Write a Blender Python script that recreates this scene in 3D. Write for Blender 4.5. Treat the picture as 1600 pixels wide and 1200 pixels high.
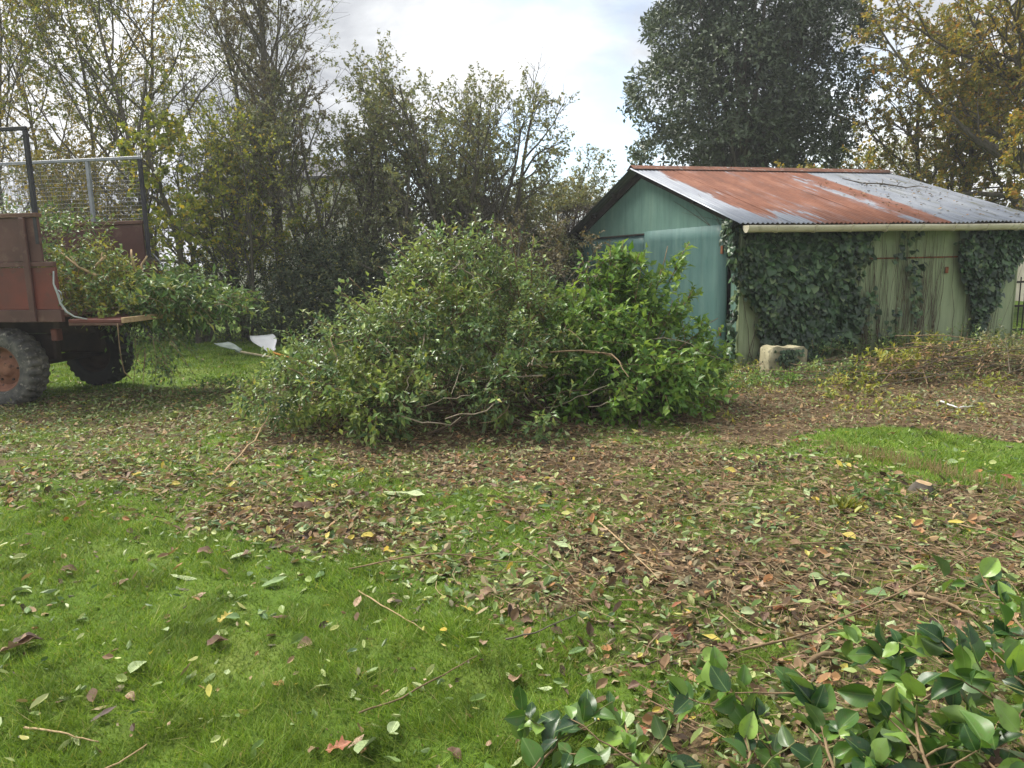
import bpy, math
import numpy as np
from mathutils import Vector, Matrix

for o in list(bpy.data.objects):
    bpy.data.objects.remove(o)
scene = bpy.context.scene
COL = scene.collection
PI = math.pi

# ------------------------------------------------------------------ camera
F_PX, PITCH, ROLL, EYE = 1166.0, 0.1653, -0.0193, 1.6      # pixels are those of the 1600 x 1200 photograph
cam_d = bpy.data.cameras.new('camera')
cam = bpy.data.objects.new('camera', cam_d); COL.objects.link(cam)
_F = np.array([0, math.cos(PITCH), -math.sin(PITCH)]); _R = np.array([1., 0, 0]); _U = np.cross(_R, _F)
R2 = _R*math.cos(ROLL) + _U*math.sin(ROLL); U2 = -_R*math.sin(ROLL) + _U*math.cos(ROLL)
m = Matrix.Identity(4)
for i in range(3):
    m[i][0], m[i][1], m[i][2] = R2[i], U2[i], -_F[i]
m[2][3] = EYE
cam.matrix_world = m
cam_d.sensor_fit = 'HORIZONTAL'; cam_d.sensor_width = 36.0
cam_d.lens = 36.0*F_PX/1600.0
cam_d.clip_start = 0.05; cam_d.clip_end = 3000
scene.camera = cam

# ------------------------------------------------------------------ sky, sun, exposure
SUN_EL, SUN_AZ = math.radians(54), math.radians(-55)       # azimuth from +Y towards +X
sd = Vector((math.sin(SUN_AZ)*math.cos(SUN_EL), math.cos(SUN_AZ)*math.cos(SUN_EL), math.sin(SUN_EL)))
world = bpy.data.worlds.new('World'); scene.world = world; world.use_nodes = True
wn, wl = world.node_tree.nodes, world.node_tree.links
wn.clear()
w_out = wn.new('ShaderNodeOutputWorld')
sky = wn.new('ShaderNodeTexSky'); sky.sky_type = 'NISHITA'; sky.sun_disc = False
sky.sun_elevation = SUN_EL; sky.sun_rotation = SUN_AZ
bg_sky = wn.new('ShaderNodeBackground'); bg_sky.inputs['Strength'].default_value = 0.11
wl.new(sky.outputs['Color'], bg_sky.inputs['Color'])
tc = wn.new('ShaderNodeTexCoord')
sep = wn.new('ShaderNodeSeparateXYZ'); wl.new(tc.outputs['Generated'], sep.inputs[0])
def wmath(op, a, b=None):
    n = wn.new('ShaderNodeMath'); n.operation = op
    for i, v in enumerate((a, b)):
        if v is None: continue
        if isinstance(v, (int, float)): n.inputs[i].default_value = v
        else: wl.new(v, n.inputs[i])
    return n.outputs[0]
zz = wmath('ADD', wmath('MAXIMUM', sep.outputs['Z'], 0.0), 0.22)
comb = wn.new('ShaderNodeCombineXYZ')
wl.new(wmath('DIVIDE', sep.outputs['X'], zz), comb.inputs['X'])
wl.new(wmath('DIVIDE', sep.outputs['Y'], zz), comb.inputs['Y'])
def wnoise(scale, detail, off, dist=0.0):
    mp = wn.new('ShaderNodeMapping'); mp.inputs['Location'].default_value = off
    wl.new(comb.outputs[0], mp.inputs['Vector'])
    n = wn.new('ShaderNodeTexNoise'); n.inputs['Scale'].default_value = scale
    n.inputs['Detail'].default_value = detail; n.inputs['Roughness'].default_value = 0.55
    n.inputs['Distortion'].default_value = dist
    wl.new(mp.outputs[0], n.inputs['Vector'])
    return n.outputs['Fac']
def wramp(fac, stops):
    r = wn.new('ShaderNodeValToRGB'); el = r.color_ramp.elements
    while len(el) < len(stops): el.new(0.5)
    for e, (p, c) in zip(el, stops):
        e.position = p; e.color = (c[0], c[1], c[2], 1) if isinstance(c, tuple) else (c, c, c, 1)
    wl.new(fac, r.inputs[0])
    return r.outputs['Color']
cover = wramp(wnoise(0.75, 9, (3.1, 1.7, 0), 0.25), [(0.36, 0.10), (0.50, 1.0)])
shade = wramp(wnoise(1.1, 7, (7.4, 2.2, 0), 0.35), [(0.38, (0.44, 0.46, 0.50)), (0.47, (0.72, 0.74, 0.77)), (0.56, (1.10, 1.10, 1.09))])
bg_cl = wn.new('ShaderNodeBackground'); bg_cl.inputs['Strength'].default_value = 0.50
wl.new(shade, bg_cl.inputs['Color'])
mix = wn.new('ShaderNodeMixShader')
wl.new(cover, mix.inputs[0]); wl.new(bg_sky.outputs[0], mix.inputs[1]); wl.new(bg_cl.outputs[0], mix.inputs[2])
wl.new(mix.outputs[0], w_out.inputs['Surface'])

sun_d = bpy.data.lights.new('sun', 'SUN'); sun_d.energy = 2.6; sun_d.angle = math.radians(22); sun_d.color = (1.0, 0.95, 0.87)
sun = bpy.data.objects.new('sun', sun_d); COL.objects.link(sun)
sun.rotation_euler = (-sd).to_track_quat('-Z', 'Y').to_euler()

vs = scene.view_settings
vs.view_transform = 'Standard'; vs.look = 'None'; vs.gamma = 1.0; vs.use_curve_mapping = False
vs.exposure = 1.32
scene.render.filter_size = 1.7
cy = scene.cycles
cy.max_bounces = 4; cy.diffuse_bounces = 3; cy.glossy_bounces = 1; cy.transmission_bounces = 2; cy.transparent_max_bounces = 4
cy.caustics_reflective = False; cy.caustics_refractive = False

cy.use_light_tree = False; cy.volume_bounces = 0
world.cycles.sampling_method = 'MANUAL'; world.cycles.sample_map_resolution = 256

# ------------------------------------------------------------------ helpers
UP = np.array([0., 0., 1.])
def unit(v):
    v = np.asarray(v, float)
    return v/np.maximum(np.linalg.norm(v, axis=-1, keepdims=True), 1e-9)
def ray(px, py):
    return _F + R2*(px-800)/F_PX - U2*(py-600)/F_PX
def G(px, py, z=0.0):
    """the ground point (height z) seen at a pixel of the photograph"""
    d = ray(px, py); t = (z-EYE)/d[2]
    return np.array([d[0]*t, d[1]*t, z])
def A(px, py, Y):
    """the point at depth Y seen at a pixel"""
    d = ray(px, py); t = Y/d[1]
    return np.array([d[0]*t, Y, EYE+d[2]*t])

def hash2(ix, iy, seed):
    h = (ix.astype(np.int64)*374761393 + iy.astype(np.int64)*668265263 + seed*1442695041) & 0x7fffffff
    h = ((h ^ (h >> 13))*1274126177) & 0x7fffffff
    return ((h ^ (h >> 16)) & 0xffff)/65535.0
def vnoise(x, y, seed=0):
    x = np.asarray(x, float); y = np.asarray(y, float)
    ix, iy = np.floor(x), np.floor(y); fx, fy = x-ix, y-iy
    fx = fx*fx*(3-2*fx); fy = fy*fy*(3-2*fy)
    a, b = hash2(ix, iy, seed), hash2(ix+1, iy, seed)
    c, d = hash2(ix, iy+1, seed), hash2(ix+1, iy+1, seed)
    return (a*(1-fx)+b*fx)*(1-fy) + (c*(1-fx)+d*fx)*fy
def fbm(x, y, seed=0, oct=4):
    s, a, t = 0, 0.5, 0
    for i in range(oct):
        s = s + a*vnoise(x*2**i, y*2**i, seed+i*17); t += a; a *= 0.5
    return s/t
def polysd(P, poly):
    """signed distance to a polygon, positive inside"""
    x, y = P[:, 0], P[:, 1]; n = len(poly)
    d = np.full(len(x), 1e9); ins = np.zeros(len(x), bool)
    for i in range(n):
        (x1, y1), (x2, y2) = poly[i][:2], poly[(i+1) % n][:2]
        ex, ey = x2-x1, y2-y1
        t = np.clip(((x-x1)*ex+(y-y1)*ey)/(ex*ex+ey*ey+1e-12), 0, 1)
        d = np.minimum(d, np.hypot(x-x1-t*ex, y-y1-t*ey))
        c = ((y1 > y) != (y2 > y)) & (x < (x2-x1)*(y-y1)/(y2-y1+1e-12)+x1)
        ins ^= c
    return np.where(ins, d, -d)
def sstep(a, b, x):
    t = np.clip((x-a)/(b-a), 0, 1); return t*t*(3-2*t)

def H(x, y):
    """ground height"""
    x = np.asarray(x, float); y = np.asarray(y, float)
    h = (fbm(x*0.5, y*0.5, 5, 3)-0.5)*0.10 + (fbm(x*2.2, y*2.2, 9, 2)-0.5)*0.05 + (vnoise(x*7, y*7, 15)-0.5)*0.022
    h = h + 0.22*np.exp(-((x-6.9)/2.3)**4-((y-9.6)/0.75)**2)
    return h

def mesh_np(name, V, faces, smooth=False, mats=()):
    V = np.ascontiguousarray(V, dtype=np.float32)
    if isinstance(faces, np.ndarray): faces = [faces]
    me = bpy.data.meshes.new(name)
    me.vertices.add(len(V)); me.vertices.foreach_set('co', V.ravel())
    nl = sum(f.size for f in faces); nf = sum(len(f) for f in faces)
    me.loops.add(nl); me.polygons.add(nf)
    li = np.concatenate([f.ravel() for f in faces]).astype(np.int32)
    tot = np.concatenate([np.full(len(f), f.shape[1]) for f in faces]).astype(np.int32)
    st = np.concatenate([[0], np.cumsum(tot)[:-1]]).astype(np.int32)
    me.loops.foreach_set('vertex_index', li)
    me.polygons.foreach_set('loop_start', st)
    me.polygons.foreach_set('loop_total', tot)
    me.polygons.foreach_set('use_smooth', np.full(nf, bool(smooth)))
    for mt in mats: me.materials.append(mt)
    me.update(calc_edges=True)
    return me
def obj(name, me, parent=None, mat=None, kind=None, loc=None, label=None):
    if mat is not None and not me.materials: me.materials.append(mat)
    o = bpy.data.objects.new(name, me); COL.objects.link(o)
    if parent is not None: o.parent = parent
    if kind: o['kind'] = kind
    if loc is not None: o.location = loc
    if label: o['label'] = label
    return o
def tag(o, label, cat, group=None):
    o['label'] = label; o['category'] = cat
    if group: o['group'] = group
    return o
def thing(name, label, cat, loc=(0, 0, 0), rz=0.0, group=None):
    o = bpy.data.objects.new(name, None); COL.objects.link(o)
    o.location = loc; o.rotation_euler = (0, 0, rz); o.empty_display_size = 0.1
    return tag(o, label, cat, group)

class MB:
    """collects shapes for one mesh"""
    def __init__(s): s.V = []; s.F = {}; s.n = 0
    def add(s, V, *faces):
        V = np.asarray(V, float)
        for f in faces:
            f = np.asarray(f, int)
            s.F.setdefault(f.shape[1], []).append(f+s.n)
        s.V.append(V); s.n += len(V); return s
    def box(s, lo, hi, bev=0.0):
        lo = np.array(lo, float); hi = np.array(hi, float)
        if bev <= 0:
            V = np.array([[x, y, z] for x in (lo[0], hi[0]) for y in (lo[1], hi[1]) for z in (lo[2], hi[2])])
            return s.add(V, [[0, 1, 3, 2], [4, 6, 7, 5], [0, 4, 5, 1], [2, 3, 7, 6], [0, 2, 6, 4], [1, 5, 7, 3]])
        b = min(bev, 0.45*min(hi-lo))
        V = []; idx = {}
        for sx in (0, 1):
            for sy in (0, 1):
                for sz in (0, 1):
                    c = np.array([(lo, hi)[sx][0], (lo, hi)[sy][1], (lo, hi)[sz][2]])
                    dr = np.array([1-2*sx, 1-2*sy, 1-2*sz])*b
                    for ax in range(3):
                        p = c.copy()
                        for k in range(3):
                            if k != ax: p[k] += dr[k]
                        idx[(sx, sy, sz, ax)] = len(V); V.append(p)
        q, t = [], []
        for ax in range(3):
            a, bb = (ax+1) % 3, (ax+2) % 3
            for sd_ in (0, 1):
                f = []
                for (i, j) in ((0, 0), (1, 0), (1, 1), (0, 1)):
                    k = [0, 0, 0]; k[ax] = sd_; k[a] = i; k[bb] = j
                    f.append(idx[(*k, ax)])
                q.append(f if sd_ else f[::-1])
        for ax in range(3):
            a, bb = (ax+1) % 3, (ax+2) % 3
            for i in (0, 1):
                for j in (0, 1):
                    k0 = [0, 0, 0]; k0[a] = i; k0[bb] = j; k1 = list(k0); k1[ax] = 1
                    f = [idx[(*k0, a)], idx[(*k1, a)], idx[(*k1, bb)], idx[(*k0, bb)]]
                    q.append(f if (i ^ j) else f[::-1])
        for k in np.ndindex(2, 2, 2):
            f = [idx[(*k, 0)], idx[(*k, 1)], idx[(*k, 2)]]
            t.append(f if sum(k) % 2 else f[::-1])
        return s.add(V, q, t)
    def tube(s, pts, rad, k=8, caps=True):
        V, Q = tubes(np.asarray(pts, float)[None], np.broadcast_to(np.asarray(rad, float), (len(pts),))[None], k)
        n = len(pts)
        s.add(V, Q)
        if caps:
            s.F.setdefault(k, []).append(np.array([list(range(k))[::-1], list(range((n-1)*k, n*k))])+s.n-len(V))
        return s
    def bar(s, a, b, r, k=8): return s.tube([a, b], r, k)
    def lathe(s, prof, k, axis, org, rmod=None):
        """profile (radius, offset) turned round an axis"""
        org = np.array(org, float); ax = unit(np.array(axis, float))
        e1 = unit(np.cross(ax, [0.3, 0.2, 1.0])); e2 = np.cross(ax, e1)
        n = len(prof); V = np.zeros((k, n, 3))
        for i in range(k):
            a = 2*PI*i/k; d = e1*math.cos(a)+e2*math.sin(a)
            for j, (r, h) in enumerate(prof):
                rr = r if rmod is None else rmod(i, j, r)
                V[i, j] = org + d*rr + ax*h
        i, j = np.meshgrid(np.arange(k), np.arange(n-1), indexing='ij')
        i2 = (i+1) % k
        Q = np.stack([i*n+j, i*n+j+1, i2*n+j+1, i2*n+j], -1).reshape(-1, 4)
        return s.add(V.reshape(-1, 3), Q)
    def me(s, name, smooth=False, mats=()):
        return mesh_np(name, np.concatenate(s.V), [np.concatenate(f) for f in s.F.values()], smooth, mats)
    def build(s, name, mat, parent=None, smooth=False, kind=None, label=None):
        return obj(name, s.me(name, smooth, (mat,)), parent, None, kind, None, label)

def tubes(P, R, k=5):
    """m polylines of n points -> verts, quads"""
    m_, n = P.shape[:2]
    T = np.zeros_like(P); T[:, 1:-1] = P[:, 2:]-P[:, :-2]; T[:, 0] = P[:, 1]-P[:, 0]; T[:, -1] = P[:, -1]-P[:, -2]
    T = unit(T)
    ref = np.where(np.abs(T[:, :1, 2:3]) > 0.8, np.array([1., 0.1, 0]), np.array([0., 0.1, 1.]))
    ref = np.broadcast_to(ref, T.shape)
    E1 = unit(np.cross(T, ref)); E2 = np.cross(T, E1)
    a = np.arange(k)*2*PI/k
    V = P[:, :, None] + R[:, :, None, None]*(E1[:, :, None]*np.cos(a)[:, None] + E2[:, :, None]*np.sin(a)[:, None])
    b = (np.arange(m_)*n*k)[:, None, None]; i = np.arange(n-1)[None, :, None]*k; j = np.arange(k)[None, None]
    j2 = (j+1) % k
    Q = np.stack([b+i+j, b+i+j2, b+i+k+j2, b+i+k+j], -1).reshape(-1, 4)
    return V.reshape(-1, 3), Q

# leaf shapes: (along, across, up); tris
LEAF2 = (np.array([[0, 0, 0], [.5, .5, .06], [1, 0, -.08], [.5, -.5, .06]]), np.array([[0, 1, 2], [0, 2, 3]]))
LEAF4 = (np.array([[0, 0, 0], [.42, .5, .10], [.5, 0, 0], [.42, -.5, .10], [1, 0, -.14]]),
         np.array([[0, 2, 1], [2, 4, 1], [0, 3, 2], [2, 3, 4]]))
IVY = (np.array([[0, 0, 0], [.08, .46, .05], [.52, .40, 0], [1, 0, -.12], [.52, -.40, 0], [.08, -.46, .05], [.38, 0, .05]]),
       np.array([[0, 6, 1], [1, 6, 2], [2, 6, 3], [3, 6, 4], [4, 6, 5], [5, 6, 0]]))
CURL = (np.array([[0, 0, .0], [.18, .30, .14], [.50, .46, .24], [.82, .27, .26], [1, .02, .22], [.84, -.25, .12], [.5, -.48, .14], [.17, -.27, .08], [.5, 0, .03]]),
        np.array([[0, 8, 1], [1, 8, 2], [2, 8, 3], [3, 8, 4], [4, 8, 5], [5, 8, 6], [6, 8, 7], [7, 8, 0]]))
def leafset(P, D, N, S, W, T):
    tv, tf = T
    D = unit(D); B = unit(np.cross(N, D)); N = np.cross(D, B)
    S = np.broadcast_to(np.asarray(S, float), (len(P),)); W = np.broadcast_to(np.asarray(W, float), (len(P),))
    V = P[:, None] + S[:, None, None]*(tv[None, :, 0:1]*D[:, None] + tv[None, :, 1:2]*W[:, None, None]*B[:, None] + tv[None, :, 2:3]*N[:, None])
    Fc = tf[None]+(np.arange(len(P))*len(tv))[:, None, None]
    return V.reshape(-1, 3), Fc.reshape(-1, tf.shape[1])
def rdir(rng, n):
    return unit(rng.normal(size=(n, 3)))
def perp(rng, D):
    return unit(np.cross(D, rdir(rng, len(D))))

def sprig_leaves(rng, P, D, L, nl, ls, droop=0.15, spread=0.9, up=0.9, lsv=0.35):
    """leaves set along m short curved shoots: base points, directions, normals, sizes; and the shoots"""
    m_ = len(P); D = unit(D); L = np.broadcast_to(np.asarray(L, float), (m_,))
    t = (np.arange(nl)+0.6)/nl
    t = np.clip(t[None]+rng.normal(0, .06, (m_, nl)), .05, 1)
    base = P[:, None]+D[:, None]*(L[:, None]*t)[..., None]
    base[..., 2] -= droop*L[:, None]*t*t
    e1 = perp(rng, D); e2 = np.cross(D, e1)
    ang = np.arange(nl)[None]*2.4+rng.uniform(0, 6.28, (m_, 1))+rng.normal(0, .4, (m_, nl))
    rad = e1[:, None]*np.cos(ang)[..., None]+e2[:, None]*np.sin(ang)[..., None]
    ld = unit(D[:, None]*(0.35+0.9*t[..., None]**3)+rad*spread+rng.normal(0, .22, (m_, nl, 3)))
    ld[..., 2] -= droop*0.6
    nn = unit(np.array([0, 0, up])+D[:, None]*0.45-rad*0.25+rng.normal(0, .38, (m_, nl, 3)))
    S = ls*(1+rng.uniform(-lsv, lsv, (m_, nl)))
    tt = np.linspace(0, 1, 4)
    st = P[:, None]+D[:, None]*(L[:, None]*tt)[..., None]
    st[..., 2] -= droop*L[:, None]*tt*tt
    return base.reshape(-1, 3), ld.reshape(-1, 3), nn.reshape(-1, 3), S.ravel(), st

def shell(rng, lumps, n, inner=0.6, keep=0.62, zmin=-9):
    """points spread through the outer layer of a union of ellipsoids, with outward directions"""
    C = np.array([l[0] for l in lumps], float); Rr = np.array([l[1] for l in lumps], float)
    w = (Rr[:, 0]*Rr[:, 1]*Rr[:, 2])**(2/3); w /= w.sum()
    outP, outD = [], []
    got = 0
    for _ in range(30):
        k = rng.choice(len(lumps), size=n*2, p=w)
        d = rdir(rng, n*2); r = rng.uniform(inner**2, 1.0, n*2)**0.5
        p = C[k]+d*Rr[k]*r[:, None]
        ok = p[:, 2] > zmin
        if len(lumps) < 400:
            for i in range(len(lumps)):
                q = (((p-C[i])/Rr[i])**2).sum(1)
                ok &= (q > keep**2) | (k == i)
        outP.append(p[ok]); outD.append(unit(d[ok]/Rr[k][ok])); got += ok.sum()
        if got >= n: break
    return np.concatenate(outP)[:n], np.concatenate(outD)[:n]

# ------------------------------------------------------------------ materials
def mat(name):
    m_ = bpy.data.materials.new(name); m_.use_nodes = True
    nt = m_.node_tree; nt.nodes.clear()
    out = nt.nodes.new('ShaderNodeOutputMaterial')
    return m_, nt, out
class N:
    """short node writing"""
    def __init__(s, nt): s.nt = nt
    def new(s, t, **kw):
        n = s.nt.nodes.new(t)
        for k, v in kw.items(): setattr(n, k, v)
        return n
    def put(s, sock, v):
        if hasattr(v, 'is_linked') or hasattr(v, 'links'): s.nt.links.new(v, sock)
        elif isinstance(v, tuple) and len(v) == 3 and sock.type == 'RGBA': sock.default_value = (*v, 1)
        else: sock.default_value = v
    def coord(s, which='Object'): return s.new('ShaderNodeTexCoord').outputs[which]
    def mapping(s, vec, scale=(1, 1, 1), loc=(0, 0, 0)):
        n = s.new('ShaderNodeMapping'); s.put(n.inputs['Vector'], vec); n.inputs['Scale'].default_value = scale; n.inputs['Location'].default_value = loc
        return n.outputs[0]
    def noise(s, vec, scale, detail=4, rough=0.55, dist=0.0):
        n = s.new('ShaderNodeTexNoise'); s.put(n.inputs['Vector'], vec)
        n.inputs['Scale'].default_value = scale; n.inputs['Detail'].default_value = detail
        n.inputs['Roughness'].default_value = rough; n.inputs['Distortion'].default_value = dist
        return n.outputs['Fac']
    def ramp(s, fac, stops, interp='LINEAR'):
        r = s.new('ShaderNodeValToRGB'); r.color_ramp.interpolation = interp
        el = r.color_ramp.elements
        while len(el) < len(stops): el.new(0.5)
        for e, (p, c) in zip(el, stops):
            e.position = p; e.color = (*c, 1) if isinstance(c, tuple) else (c, c, c, 1)
        s.put(r.inputs[0], fac)
        return r.outputs['Color']
    def mix(s, fac, a, b, mode='MIX'):
        n = s.new('ShaderNodeMix', data_type='RGBA', blend_type=mode)
        s.put(n.inputs[0], fac); s.put(n.inputs[6], a); s.put(n.inputs[7], b)
        return n.outputs[2]
    def math(s, op, a, b=0.0, clamp=False):
        n = s.new('ShaderNodeMath', operation=op, use_clamp=clamp); s.put(n.inputs[0], a); s.put(n.inputs[1], b)
        return n.outputs[0]
    def bump(s, h, strength=0.3, dist=0.01):
        n = s.new('ShaderNodeBump'); n.inputs['Strength'].default_value = strength; n.inputs['Distance'].default_value = dist
        s.put(n.inputs['Height'], h); return n.outputs[0]
    def bsdf(s, color, rough=0.6, metal=0.0, spec=0.4, normal=None):
        n = s.new('ShaderNodeBsdfPrincipled')
        s.put(n.inputs['Base Color'], color); s.put(n.inputs['Roughness'], rough)
        s.put(n.inputs['Metallic'], metal); s.put(n.inputs['Specular IOR Level'], spec)
        if normal is not None: s.put(n.inputs['Normal'], normal)
        return n.outputs[0]

def leaf_mat(name, stops, rough=0.45, transl=0.35, pale=0.25, spec=0.4, clump=0.6, interp='LINEAR'):
    """each leaf its own colour from the ramp; undersides paler; light comes through"""
    m_, nt, out = mat(name); n = N(nt)
    geo = n.new('ShaderNodeNewGeometry'); oi = n.new('ShaderNodeObjectInfo')
    rnd = n.math('FRACT', n.math('ADD', geo.outputs['Random Per Island'], oi.outputs['Random']))
    c = n.ramp(rnd, stops, interp)
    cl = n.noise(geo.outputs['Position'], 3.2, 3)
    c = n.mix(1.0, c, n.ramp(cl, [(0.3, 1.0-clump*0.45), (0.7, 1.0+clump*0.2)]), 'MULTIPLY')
    c = n.mix(n.math('MULTIPLY', geo.outputs['Backfacing'], pale), c, (0.30, 0.36, 0.20))
    b = n.bsdf(c, rough, 0.0, spec)
    t = n.new('ShaderNodeBsdfTranslucent'); n.put(t.inputs[0], n.mix(1.0, c, (1.25, 1.2, 0.6), 'MULTIPLY'))
    mx = n.new('ShaderNodeMixShader'); mx.inputs[0].default_value = transl
    nt.links.new(b, mx.inputs[1]); nt.links.new(t.outputs[0], mx.inputs[2]); nt.links.new(mx.outputs[0], out.inputs['Surface'])
    return m_
def plain(name, c1, c2, scale=6.0, rough=0.7, metal=0.0, spec=0.3, bump=0.25, stretch=(1, 1, 1), c3=None, detail=6):
    """two or three tones mixed by noise with fine relief"""
    m_, nt, out = mat(name); n = N(nt)
    v = n.mapping(n.coord('Object'), stretch)
    f = n.noise(v, scale, detail, 0.6)
    c = n.ramp(f, [(0.35, c1), (0.65, c2)])
    if c3 is not None:
        f2 = n.noise(v, scale*2.7, 5, 0.65)
        c = n.mix(n.ramp(f2, [(0.56, 0.0), (0.68, 1.0)]), c, c3)
    nm = n.bump(n.noise(v, scale*6, 4), bump, 0.01)
    nt.links.new(n.bsdf(c, rough, metal, spec, nm), out.inputs['Surface'])
    return m_

M = {}
M['bark'] = plain('bark', (0.075, 0.064, 0.050), (0.16, 0.138, 0.11), 9, 0.9, bump=0.6, stretch=(1, 1, .3), c3=(0.06, 0.075, 0.035))
M['bark_pale'] = plain('bark_pale', (0.09, 0.075, 0.055), (0.17, 0.145, 0.105), 9, 0.9, bump=0.5, stretch=(1, 1, .3), c3=(0.09, 0.11, 0.05))
M['twig'] = plain('twig', (0.13, 0.085, 0.045), (0.27, 0.19, 0.105), 14, 0.8, bump=0.3)
M['straw'] = plain('straw_twig', (0.14, 0.085, 0.045), (0.36, 0.26, 0.15), 3, 0.8, bump=0.2)
M['twig_dark'] = plain('twig_dark', (0.06, 0.042, 0.026), (0.13, 0.092, 0.058), 14, 0.85, bump=0.3)
M['cut_wood'] = plain('cut_wood', (0.34, 0.23, 0.12), (0.50, 0.36, 0.20), 18, 0.8, bump=0.2)
M['dry_twig'] = plain('dry_twig', (0.20, 0.16, 0.11), (0.36, 0.30, 0.22), 14, 0.85, bump=0.3)
M['stubble'] = plain('stubble', (0.30, 0.22, 0.10), (0.42, 0.32, 0.15), 9, 0.9, bump=0.1)
M['green_stem'] = plain('green_stem', (0.10, 0.12, 0.04), (0.20, 0.19, 0.07), 14, 0.7, bump=0.2)

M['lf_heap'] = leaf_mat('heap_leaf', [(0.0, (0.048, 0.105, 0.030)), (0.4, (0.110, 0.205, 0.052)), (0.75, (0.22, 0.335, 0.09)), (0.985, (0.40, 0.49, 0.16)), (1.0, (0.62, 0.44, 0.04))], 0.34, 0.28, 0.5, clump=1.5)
M['lf_bush'] = leaf_mat('bush_leaf', [(0.0, (0.06, 0.145, 0.016)), (0.6, (0.14, 0.27, 0.034)), (1.0, (0.27, 0.40, 0.06))], 0.4, 0.35, 0.25)
M['lf_privet'] = leaf_mat('privet_leaf', [(0.0, (0.045, 0.095, 0.030)), (0.5, (0.095, 0.17, 0.050)), (1.0, (0.20, 0.30, 0.09))], 0.34, 0.25, 0.4, clump=1.2)
M['lf_lightheap'] = leaf_mat('light_heap_leaf', [(0.0, (0.10, 0.17, 0.035)), (0.5, (0.21, 0.30, 0.060)), (0.97, (0.38, 0.44, 0.11)), (1.0, (0.62, 0.45, 0.04))], 0.38, 0.4, 0.4, clump=1.0)
M['lf_hedge'] = leaf_mat('hedge_leaf', [(0.0, (0.022, 0.035, 0.018)), (0.6, (0.05, 0.073, 0.03)), (0.9, (0.094, 0.125, 0.044)), (1.0, (0.3, 0.263, 0.05))], 0.5, 0.2, 0.12)
M['lf_olive'] = leaf_mat('olive_leaf', [(0.0, (0.12, 0.134, 0.07)), (0.5, (0.204, 0.216, 0.11)), (0.9, (0.312, 0.312, 0.15)), (1.0, (0.384, 0.252, 0.108))], 0.40, 0.40, 0.35)
M['lf_maple'] = leaf_mat('maple_leaf', [(0.0, (0.12, 0.162, 0.03)), (0.5, (0.24, 0.288, 0.046)), (0.85, (0.408, 0.396, 0.054)), (1.0, (0.624, 0.432, 0.048))], 0.5, 0.48, 0.1)
M['lf_birch'] = leaf_mat('sparse_leaf', [(0.0, (0.175, 0.163, 0.044)), (0.5, (0.3, 0.263, 0.056)), (1.0, (0.575, 0.388, 0.05))], 0.5, 0.42, 0.1)
M['lf_brown'] = leaf_mat('brown_hanging_leaf', [(0.0, (0.121, 0.092, 0.057)), (0.6, (0.203, 0.155, 0.092)), (1.0, (0.23, 0.216, 0.101))], 0.6, 0.25, 0.1)
M['lf_ever'] = leaf_mat('evergreen_leaf', [(0.0, (0.028, 0.048, 0.026)), (0.6, (0.066, 0.098, 0.052)), (1.0, (0.14, 0.175, 0.095))], 0.36, 0.18, 0.2, 0.5, 1.0)
M['lf_autumn'] = leaf_mat('autumn_leaf', [(0.0, (0.15, 0.165, 0.040)), (0.45, (0.27, 0.265, 0.055)), (0.72, (0.42, 0.32, 0.06)), (0.9, (0.54, 0.34, 0.05)), (1.0, (0.42, 0.17, 0.06))], 0.5, 0.42, 0.1)
M['lf_ivy'] = leaf_mat('ivy_leaf', [(0.0, (0.014, 0.034, 0.014)), (0.5, (0.034, 0.080, 0.028)), (0.85, (0.090, 0.165, 0.06)), (1.0, (0.16, 0.21, 0.08))], 0.40, 0.12, 0.05, 0.45, 1.2)
M['lf_laurel'] = leaf_mat('laurel_leaf', [(0.0, (0.045, 0.10, 0.022)), (0.5, (0.09, 0.18, 0.035)), (0.85, (0.17, 0.27, 0.07)), (1.0, (0.34, 0.33, 0.05))], 0.38, 0.25, 0.3)
M['lf_lime'] = leaf_mat('lime_leaf', [(0.0, (0.16, 0.20, 0.03)), (0.6, (0.30, 0.33, 0.05)), (1.0, (0.46, 0.38, 0.06))], 0.5, 0.35, 0.1)
M['lf_dead'] = leaf_mat('dead_leaf', [(0.0, (0.045, 0.028, 0.018)), (0.25, (0.12, 0.074, 0.040)), (0.5, (0.225, 0.14, 0.074)), (0.76, (0.36, 0.245, 0.135)), (0.92, (0.38, 0.18, 0.07)), (1.0, (0.50, 0.39, 0.24))], 0.65, 0.12, 0.25, 0.3, 0.4)
M['lf_fallen_green'] = leaf_mat('fallen_green_leaf', [(0.0, (0.06, 0.12, 0.035)), (0.35, (0.16, 0.25, 0.06)), (0.65, (0.32, 0.40, 0.13)), (0.86, (0.46, 0.50, 0.22)), (0.96, (0.50, 0.47, 0.10)), (1.0, (0.6, 0.42, 0.06))], 0.5, 0.2, 0.3, 0.4, 0.3)

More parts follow.
